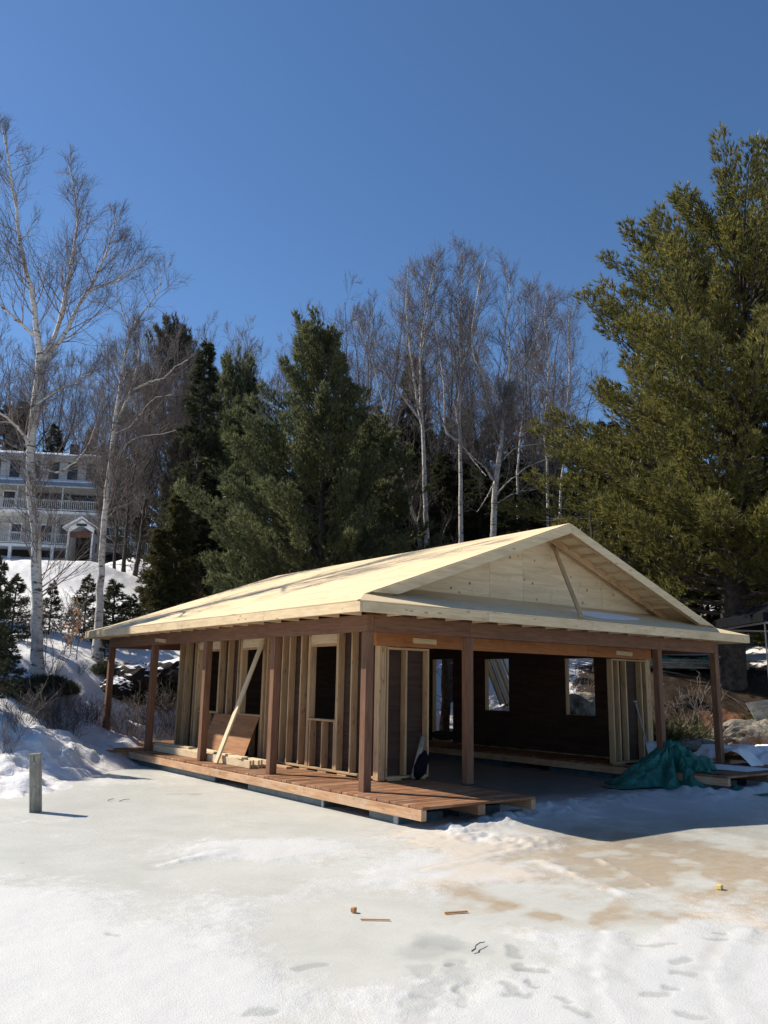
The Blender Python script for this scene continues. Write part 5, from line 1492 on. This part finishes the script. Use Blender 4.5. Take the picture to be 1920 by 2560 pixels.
# ------------------------------------------------------------------ rocks
def rock(label, loc, sx, sy, sz, seed, mat='rock', cap=False, rough_=.35, rz=0):
    bm = bmesh.new()
    bmesh.ops.create_icosphere(bm, subdivisions=4, radius=1)
    P = np.array([v.co for v in bm.verts])
    n1 = fbm(P[:, 0] * 1.6 + seed + P[:, 2], P[:, 1] * 1.6 - P[:, 2] * 1.3, seed, 4) - .5
    n2 = fbm(P[:, 0] * 5 + seed, P[:, 1] * 5 + P[:, 2] * 5, seed + 5, 3) - .5
    st_ = np.abs(fbm(P[:, 0] * 2.4 - P[:, 2] * 2, P[:, 1] * 2.4 + P[:, 2], seed + 9, 3) - .5)
    s = 1 + n1 * rough_ * 2 + n2 * rough_ * .45 - np.exp(-st_ * 30) * .08
    for v, p, k_ in zip(bm.verts, P, s): v.co = Vector((p[0] * sx * k_, p[1] * sy * k_, p[2] * sz * k_))
    me = bpy.data.meshes.new('rock'); bm.to_mesh(me); bm.free()
    me.materials.append(M[mat])
    if cap:
        me.materials.append(M['snowpatch'])
        for p in me.polygons:
            if p.normal.z > .72 + .2 * math.sin(p.center.x * 6 + p.center.y * 4): p.material_index = 1
    o = link('rock', me, None, loc, Matrix.Rotation(rz, 3, 'Z'))
    tag(o, label, 'rock')
    return o
M['darkrock'] = plain('dark_mossy_rock', (.045, .038, .030), .95, (.015, .013, .011), 4, .08)
rock('dark overhanging rock with snow on top seen under the left porch beam', (1.91,14.34,1.72), 1.0, .9, .62, 1, 'darkrock', True)
rock('dark rock ledge beside the left end of the stud wall', (3.12,14.50,1.74), 1.1, 1.0, .72, 2, 'darkrock', True)
rock('dark low rock between the far left posts', (1.16,13.76,1.61), .6, .6, .34, 3, 'darkrock', True)
rock('broad grey granite boulder on the shore at the right edge', (13.85,1.82,0.59), 1.25, .9, .52, 5, 'rock', False, .28)
rock('flat grey granite slab behind the teal tarp', (11.51,1.83,0.48), .95, .6, .20, 6, 'rock', False, .25)
rock('small pale rock right of the granite boulder', (13.74,1.18,0.71), .5, .5, .42, 7, 'rock', False, .25)
rock('dark upright boulder behind the right porch posts', (13.17,3.68,1.03), .42, .4, .55, 8, 'darkrock', False, .2)
rock('dark round boulder half sunk in the dark bank', (13.97,3.55,1.41), .45, .4, .34, 9, 'darkrock', False, .2)
rock('mossy rock outcrop seen through the far right window', (11.45,5.16,1.10), .75, .6, .62, 10, 'rock', False, .3)
rock('snowy stone seen through the doorway in the right wall', (7.38,6.52,0.59), .40, .3, .12, 12, 'darkrock')
# bark mulch patch beside the rocks
def patch_mesh(cx, cy, rx, ry, n, seed, lift, mat):
    X, Y = np.meshgrid(np.linspace(-1, 1, n), np.linspace(-1, 1, n), indexing='ij')
    WX, WY = cx + X * rx, cy + Y * ry
    f = 1 - np.hypot(X, Y) ** 2 + (fbm(WX * 1.8, WY * 1.8, seed, 4) - .5) * .8
    Z = terrain_h(WX, WY) + np.clip(f, -.1, .5) * lift * 2 + (fbm(WX * 9, WY * 9, seed + 3, 3) - .5) * lift * .5
    ok = f > 0
    idx = np.arange(n * n).reshape(n, n)
    qd = ok[:-1, :-1] & ok[1:, :-1] & ok[1:, 1:] & ok[:-1, 1:]
    Q = np.stack([idx[:-1, :-1][qd], idx[1:, :-1][qd], idx[1:, 1:][qd], idx[:-1, 1:][qd]], -1)
    us = np.unique(Q); rm = -np.ones(n * n, int); rm[us] = np.arange(len(us))
    return mesh_np('mulch', np.c_[WX.ravel(), WY.ravel(), Z.ravel()][us], rm[Q], None, [mat], smooth=True)
mp_ = (14.01,2.35)
tag(link('mulch_patch', patch_mesh(mp_[0], mp_[1], .85, .8, 60, 71, .10, M['mulch'])), kind='stuff')

# ------------------------------------------------------------------ shrubs, saplings, dead stalks
def shrub_mesh(seed, h, n, spread, mat, tw=.0045):
    rng = np.random.default_rng(seed)
    G = Geo()
    p = rng.normal(0, spread * .25, (n, 3)); p[:, 2] = 0
    d = np.c_[rng.normal(0, spread, (n, 2)), np.full(n, 1.)]
    P1 = grow(p, d, h * rng.uniform(.5, 1.1, n), 7, .14, .05, rng)
    R1 = taper(np.full(n, tw * 1.8), np.full(n, tw * .7), 7)
    G.quads(*tubes(P1, R1, 3), 0)
    p2, d2, r2, t2 = spawn(P1, R1, 6, .25, 1, .6, rng)
    L2 = h * .35 * rng.uniform(.4, 1.1, len(t2))
    P2 = grow(p2, d2, L2, 4, .16, .05, rng)
    G.quads(*tubes(P2, taper(np.full(len(p2), tw), np.full(len(p2), tw * .5), 4), 3), 0)
    p3, d3, r3, t3 = spawn(P2, taper(np.full(len(p2), tw), np.full(len(p2), tw), 4), 4, .2, 1, .6, rng)
    G.tris(*cones(p3, d3, h * .12 * rng.uniform(.5, 1.4, len(t3)), np.full(len(t3), tw * .7)), 0)
    return G.mesh('bare_shrub', [M[mat]])
SHR = [shrub_mesh(60 + i, 1.0, 16, .55, 'twig') for i in range(3)]
SHP = [shrub_mesh(70 + i, 1.0, 7, .35, 'twig_pale') for i in range(2)]
shr = [((-1.99,9.43), .9), ((-1.42,9.78), .8), ((-1.36,9.34), .7), ((-2.94,8.13), .7), ((-2.51,9.05), .9), ((-0.54,10.97), .8), ((-1.58,10.24), .9), ((0.87,12.17), 1.0), ((1.46,12.37), 1.1), ((2.26,12.47), 1.2), ((1.82,12.11), .9), ((-0.13,11.46), .9), ((-1.25,10.77), .7), ((0.30,11.31), .8),
       ((-0.72,11.86), .5), ((0.03,13.52), .5), ((-1.89,10.33), .8), ((-3.28,7.18), .6), ((2.43,12.18), 1.0), ((1.05,11.88), .8)]
for i, ((x, y), s) in enumerate(shr):
    o = link('bare_shrub', SHR[i % 3], None, (x, y, gz(x, y) - .03), Matrix.Rotation(i * 1.9, 3, 'Z') @ Matrix.Scale(s, 3))
    a_ = view_u(x, y)
    r_ = 'at the left edge of the snowbank' if a_ < 15.6 else ('on the snowbank left of the dock' if a_ < 19.0 else ('beside the far left porch post' if a_ < 22.0 else 'between the far porch posts and the stud wall'))
    tag(o, 'leafless dark shrub ' + r_, 'shrub', 'leafless shrubs ' + r_)
tallst = [((-0.93,13.18), 1.6), ((-0.83,12.94), 1.1), ((0.47,16.52), 2.0), ((2.12,21.25), 1.5), ((1.08,19.47), 1.3), ((0.56,19.62), 1.2), ((1.47,18.30), 1.4), ((-0.99,15.89), 1.4), ((9.92,32.25), 2.6), ((12.86,2.30), 1.6), ((12.60,2.73), 1.3), ((11.74,5.60), 1.5)]
for i, ((x, y), s) in enumerate(tallst):
    o = link('bare_shrub', SHP[i % 2], None, (x, y, gz(x, y) - .03), Matrix.Rotation(i * 1.3, 3, 'Z') @ Matrix.Scale(s, 3))
    tag(o, 'thin pale leafless stalks standing out of the ground' if i < 9 else 'pale bare stalks behind the right porch posts', 'shrub', 'pale stalks on the left bank' if i < 9 else 'pale stalks on the right bank')
# saplings that kept their dry leaves
def sapling(seed, h):
    rng = np.random.default_rng(seed)
    G = Geo()
    P = resample([(0, 0, 0), (.02, 0, h * .4), (.05, .02, h * .75), (.12, .0, h)], 10, .005, rng)[None]
    G.quads(*tubes(P, taper(np.array([.016]), np.array([.004]), 10), 4), 0)
    p, d, r, t = spawn(P, taper(np.array([.016]), np.array([.004]), 10), 9, .35, 1, 1.0, rng)
    P2 = grow(p, d, h * .3 * (1.3 - t), 5, .12, .06, rng)
    G.quads(*tubes(P2, taper(np.full(9, .005), np.full(9, .002), 5), 3), 0)
    p3, d3, r3, t3 = spawn(P2, np.full((9, 5), .003), 6, .3, 1.05, .9, rng)
    d3 = nrm(d3 + np.array([0, 0, -.5])); n = len(p3)
    sd = nrm(np.cross(d3, rng.normal(size=d3.shape))) * .028
    Lf = .085 * rng.uniform(.7, 1.2, n)[:, None]
    V = np.stack([p3, p3 + d3 * Lf * .5 + sd, p3 + d3 * Lf, p3 + d3 * Lf * .5 - sd], 1).reshape(-1, 3)
    G.quads(V, np.arange(4 * n).reshape(-1, 4), 1)
    return G.mesh('beech_sapling', [M['twig'], M['leaf_brown']])
for (x, y), h, sd, lab in (((0.20,15.14), 1.55, 81, 'beech sapling with dry orange leaves between the two birches'), ((0.25,14.71), 1.2, 82, 'leaning beech sapling with few dry leaves by the slender birch'), ((-0.02,15.00), .7, 83, 'low beech sapling with reddish dry leaves on the snowbank'), ((7.57,22.36), 1.7, 84, 'beech with dry pinkish leaves behind the back end of the roof'), ((7.04,21.51), 1.4, 85, 'short leafy beech peeking over the roof edge')):
    o = link('beech_sapling', sapling(sd, h * 1.0), None, (x, y, gz(x, y) - .03))
    tag(o, lab, 'sapling')
# juniper behind the tarp
rng = np.random.default_rng(5)
G = Geo()
n = 900
pp = rng.normal(0, 1, (n, 3)) * np.array([.45, .4, .22]); pp[:, 2] = np.abs(pp[:, 2]) + .05
needles(G, pp, pp + np.array([0, 0, .4]) + rng.normal(0, .3, (n, 3)), np.full(n, .13), 7, .012, rng, .7)
jm = G.mesh('juniper', [M['juniper']])
for (x, y), s, lab in (((11.76,2.54), 1.15, 'yellow-green juniper bush behind the teal tarp'), ((11.29,2.53), .8, 'small juniper beside the right porch post'), ((14.68,1.98), .7, 'grey-green juniper on the rocks at the right edge')):
    tag(link('juniper_bush', jm, None, (x, y, gz(x, y) - .02), Matrix.Rotation(s * 5, 3, 'Z') @ Matrix.Scale(s, 3)), lab, 'bush')
G = Geo()
n = 1300
pp = nrm(rng.normal(0, 1, (n, 3))) * (rng.random((n, 1)) ** .4) * np.array([1., .8, .55]); pp[:, 2] = np.abs(pp[:, 2])
needles(G, pp, pp * .6 + np.array([0, 0, .25]) + rng.normal(0, .35, (n, 3)), np.full(n, .17), 7, .022, rng, .8)
em = G.mesh('evergreen_bush', [M['needle_spruce']])
for (x, y), sx, sz, lab in (((-1.20,12.42), .95, .75, 'dark low evergreen bush round the foot of the tall birch'), ((-0.76,12.61), .6, .6, 'small dark bush right of the tall birch foot'), ((-2.29,10.85), .9, .8, 'dark low bush left of the tall birch foot'), ((1.61,14.03), .8, .8, 'dark brush on the ledge under the left porch beam'), ((2.40,14.15), .9, .9, 'dark brush between the far left porch posts'), ((3.14,14.05), .9, .9, 'dark brush beside the far end of the stud wall'), ((1.10,14.64), .6, .6, 'dark brush beside the slender birch foot')):
    tag(link('evergreen_bush', em, None, (x, y, gz(x, y) - .08), Matrix.Rotation(sx * 7, 3, 'Z') @ Matrix.Diagonal((sx, sx, sz))), lab, 'bush')

# ------------------------------------------------------------------ things on the right bank
cb = Vector((14.86,0.76,3.58))
CN = thing('canopy', 'black canopy tent at the right edge beside the pine trunk', 'canopy', (cb.x, cb.y, gz(cb.x, cb.y)))
hx_ = 1.6
crn = [(-1, -1), (1, -1), (1, 1), (-1, 1)]
ur = Vector((R_.x, R_.y, 0)); vr = Vector((F_.x, F_.y, 0)).normalized()
V = [tuple(cb + ur * (a * hx_) + vr * (b * hx_) + Vector((0, 0, .22))) for a, b in crn]
V += [tuple(cb + Vector((0, 0, .98)))]
V += [(q_[0], q_[1], q_[2] - .22) for q_ in V[:4]]
me = bpy.data.meshes.new('cloth_roof'); me.from_pydata([tuple(Vector(q_) - ORG[CN.name]) for q_ in V], [], [(0, 1, 4), (1, 2, 4), (2, 3, 4), (3, 0, 4), (0, 5, 6, 1), (1, 6, 7, 2), (2, 7, 8, 3), (3, 8, 5, 0)]); me.materials.append(M['blackcloth'])
link('cloth_roof', me, CN, ORG[CN.name])
for a, b in crn:
    q_ = cb + ur * (a * hx_ * .96) + vr * (b * hx_ * .96)
    beam('leg', CN, (q_.x, q_.y, gz(q_.x, q_.y) - .05), (q_.x, q_.y, cb.z + .2), .035, .035, M['darkmetal'], up=(0, 1, 0))
for a, b in ((0, 1), (1, 2), (2, 3), (3, 0)):
    q_ = [cb + ur * (crn[i][0] * hx_ * .95) + vr * (crn[i][1] * hx_ * .95) + Vector((0, 0, -.03)) for i in (a, b)]
    beam('rail', CN, q_[0], q_[1], .03, .05, M['grey'])
# lumber stack under a teal tarp, seen through the right porch and through the middle window
def stack(name, label, c, dx, L, cols_, rows, w, h, mat, rz, tilt=0):
    t = thing(name, label, 'lumber stack', c)
    rr = random.Random(int(abs(c[0] * 100)))
    X = Matrix.Rotation(rz, 3, 'Z') @ Matrix.Rotation(tilt, 3, 'Y') @ Vector((1, 0, 0))
    Y = Matrix.Rotation(rz, 3, 'Z') @ Vector((0, 1, 0))
    Zv = X.cross(Y)
    for j in range(rows):
        for i in range(cols_):
            o_ = Vector(c) + Y * ((i - cols_ / 2) * (w + .012)) + Zv * (h * .5 + j * (h + .012)) + X * rr.uniform(-.2, .2)
            beam('board', t, o_ - X * L / 2, o_ + X * L / 2, w, h, mat, up=tuple(Zv))
    return t
lp = (16.30,5.28,2.52)
g_ = gz(lp[0], lp[1])
stack('lumber_stack', 'low stack of dark boards on the bank behind the right porch', (lp[0], lp[1], g_ + .12), 0, 4.2, 5, 4, .19, .06, M['old'], math.radians(-37))
for s_ in (-1.2, 1.2):
    pass
def cover(X, Y):
    U = (X - lp[0]) * math.cos(math.radians(-37)) + (Y - lp[1]) * math.sin(math.radians(-37))
    W = -(X - lp[0]) * math.sin(math.radians(-37)) + (Y - lp[1]) * math.cos(math.radians(-37))
    Z = g_ + .44 + .05 * np.sin(U * 9) * np.cos(W * 5) + (fbm(X * 4, Y * 4, 33) - .5) * .16 - sstep(.42, .62, np.abs(W)) * .30
    ok = (np.abs(U + .3) < 1.5 + .3 * np.sin(W * 5)) & (np.abs(W) < .66)
    return Z, ok
tc = link('tarp', tarp_mesh('tarp', 90, cover, lp[0] - 2.2, lp[0] + 2.2, lp[1] - 2.2, lp[1] + 2.2))
tag(tc, 'teal tarp spread over the lumber stack behind the right porch', 'tarp')
# upturned grey canoe lying on the stack
def canoe(L, w, h):
    V, Q = [], []
    n, m_ = 26, 10
    for i in range(n):
        t = i / (n - 1) * 2 - 1
        k_ = (1 - abs(t) ** 2.4)
        for j in range(m_):
            a = math.pi * j / (m_ - 1)
            V.append((t * L / 2, math.cos(a) * w / 2 * max(k_, .02), (math.sin(a) * h * (.55 + .45 * k_)) * max(k_, .03) ** .3 + .10 * abs(t) ** 3 - .0))
    for i in range(n - 1):
        for j in range(m_ - 1): Q.append((i * m_ + j, (i + 1) * m_ + j, (i + 1) * m_ + j + 1, i * m_ + j + 1))
    return mesh_np('canoe', V, np.array(Q), None, [M['metal']], smooth=True)
cv = link('canoe', canoe(3.6, .75, .30), None, (lp[0] + .4, lp[1] + .45, g_ + .55), Matrix.Rotation(math.radians(-37), 3, 'Z'))
sm_ = cv.modifiers.new('thick', 'SOLIDIFY'); sm_.thickness = .012
tag(cv, 'upturned grey canoe lying on top of the lumber behind the right porch', 'canoe')
wp = (10.72,7.48,1.92)
LS = thing('lumber_stack', 'slanting pile of sunlit boards seen through the middle window', 'lumber stack', (wp[0], wp[1], gz(wp[0], wp[1])))
ur = Vector((R_.x, R_.y, 0)); vr = Vector((F_.x, F_.y, 0)).normalized()
wt = Vector((10.59,7.61,2.17))
for j in range(2):
    for i in range(11):
        c_ = wt + ur * ((i - 5) * .062 + j * .03) + vr * (j * .06) + Vector((0, 0, rnd.uniform(-.12, .12)))
        dd = ur * .34 + Vector((0, 0, -1.0)) - vr * .22
        beam('board', LS, c_ - dd * .75, c_ + dd * .75, .045, .03, M['lumber'] if i % 3 else M['old'], up=tuple(vr))
rock('dark ledge that the slanting boards behind the middle window rest on', (wt.x + .35, wt.y - .1, gz(wt.x, wt.y) + .15), .7, .5, .55, 15, 'darkrock', True)
# the far trunk seen through the doorway and the window
for (x, y), r_, h_, lab in (((9.71,9.14), .17, 7, 'grey trunk seen through the doorway opening in the right wall'), ((12.40,5.57), .07, 6, 'thin dark trunk seen through the far right window')):
    pass
# old log on the right slope, fallen poles
for i, (a, b, r_, lab) in enumerate((((14.65,5.05,2.11), (15.51,4.30,2.28), .035, 'bare pole lying below the lumber stack on the dark bank'), ((15.32,3.27,2.16), (15.12,2.42,1.70), .035, 'fallen branch slanting down the dark bank under the pine'), ((7.75,7.13,1.00), (8.15,6.77,0.99), .07, 'dark beam lying on the snow beyond the doorway'))):
    a, b = Vector(a), Vector(b)
    a.z = gz(a.x, a.y) + r_ * .7; b.z = gz(b.x, b.y) + r_ * .7
    G = Geo(); P = resample([(0, 0, 0), tuple((b - a) * .5 + Vector((0, 0, .04))), tuple(b - a)], 8, .01, np.random.default_rng(i))[None]
    G.quads(*tubes(P, taper(np.array([r_]), np.array([r_ * .6]), 8), 7), 0)
    tag(link('fallen_branch', G.mesh('fallen_branch', [M['pinebark']], True), None, a), lab, 'branch')
# woodland trunks up the slope at the right
for i, (px_, D_) in enumerate(((0, 0),)):
    pass
tr = [((21.18,5.92), .10), ((23.04,6.69), .14), ((22.30,5.96), .07), ((21.54,5.26), .11), ((27.52,8.93), .12), ((29.43,9.60), .10), ((24.18,10.60), .14), ((22.88,8.92), .16), ((26.49,10.70), .12), ((10.37,9.89), .17), ((11.86,11.24), .13), ((13.57,6.50), .07)]
rng = np.random.default_rng(9)
for i, ((x, y), r_) in enumerate(tr):
    G = Geo()
    h_ = rng.uniform(8, 11) if i < 9 else rng.uniform(4.6, 5.4)
    P = resample([(0, 0, -.2), (.05, .02, h_ * .4), (.1 + rng.normal(0, .15), .05, h_ * .7), (rng.normal(0, .3), .1, h_)], 14, .015, rng)[None]
    R = taper(np.array([r_]), np.array([r_ * .35]), 14)
    G.quads(*tubes(P, R, 9), 0)
    Gc = Geo()
    p, d, r2_, t_ = spawn(P, R, 26, .12, 1, 1.2, rng)
    P2 = grow(p, d, rng.uniform(.4, 1.6, 26), 6, .15, -.02, rng)
    Gc.quads(*tubes(P2, taper(np.full(26, .012), np.full(26, .004), 6), 3), 0)
    p, d, r2_, t_ = spawn(P2, taper(np.full(26, .01), np.full(26, .01), 6), 5, .2, 1, .8, rng)
    Gc.tris(*cones(p, d, rng.uniform(.2, .7, len(t_)), np.full(len(t_), .006)), 0)
    lab = ['dark trunk on the sunlit slope at the right edge', 'grey trunk behind the right porch', 'dark trunk seen through the openings of the right wall']
    grp = ['trunks on the right slope', 'trunks behind the right porch', 'trunks beyond the right wall']
    kk = 0 if i < 6 else (1 if i < 9 else 2)
    place_tree('bare_tree', G.mesh('trunk', [M['pinebark']], True), Gc.mesh('crown', [M['twig']]), (x, y, gz(x, y)), lab[kk], 'tree', grp[kk])

# ------------------------------------------------------------------ scraps on the ice
def scrap(name, label, c, L, w, h, mat, rz, z=None):
    o = link(name, box_mesh(L, w, h, mat, .003, name), None, (c[0], c[1], (h / 2 + .006) if z is None else z), Matrix.Rotation(rz, 3, 'Z'))
    tag(o, label, 'wood scrap')
scrap('wood_scrap', 'small orange wood block lying on the white ice', (-3.212,-4.277), .045, .036, .036, M['scrap'], .4)
scrap('wood_scrap', 'thin orange sliver of wood beside the little block on the ice', (-3.205,-4.567), .24, .018, .008, M['scrap'], -.65)
scrap('wood_scrap', 'brown stick lying on the stained ice left of the footprints', (-2.513,-4.770), .21, .022, .012, M['scrap'], -.35)
scrap('wood_scrap', 'small pale yellow block on the ice at the right', (0.183,-5.544), .062, .05, .036, M['yellow'], .2)
def twig(label, a, b, r_=.006, seed=1):
    a, b = Vector((*a, .012)), Vector((*b, .02))
    G = Geo(); P = resample([(0, 0, 0), tuple((b - a) * .6 + Vector((.01, .02, .012))), tuple(b - a)], 7, .004, np.random.default_rng(seed))[None]
    G.quads(*tubes(P, taper(np.array([r_]), np.array([r_ * .5]), 7), 5), 0)
    tag(link('twig', G.mesh('twig', [M['twig']], True), None, a), label, 'twig')
twig('thin dark twig on the snow above the footprints', (-3.119,-5.604), (-2.911,-5.521), .006, 3)
twig('forked twig lying on the pale ice right of the mooring post', (-2.695,3.062), (-2.564,3.142), .007, 4)
twig('short dark twig on the bare ice by the dock', (-2.563,2.934), (-2.374,2.980), .006, 5)
print('triangles', sum(len(me.polygons) for me in bpy.data.meshes)); import sys; sys.stderr.write('TRI %d\n' % sum(len(me.polygons) for me in bpy.data.meshes))
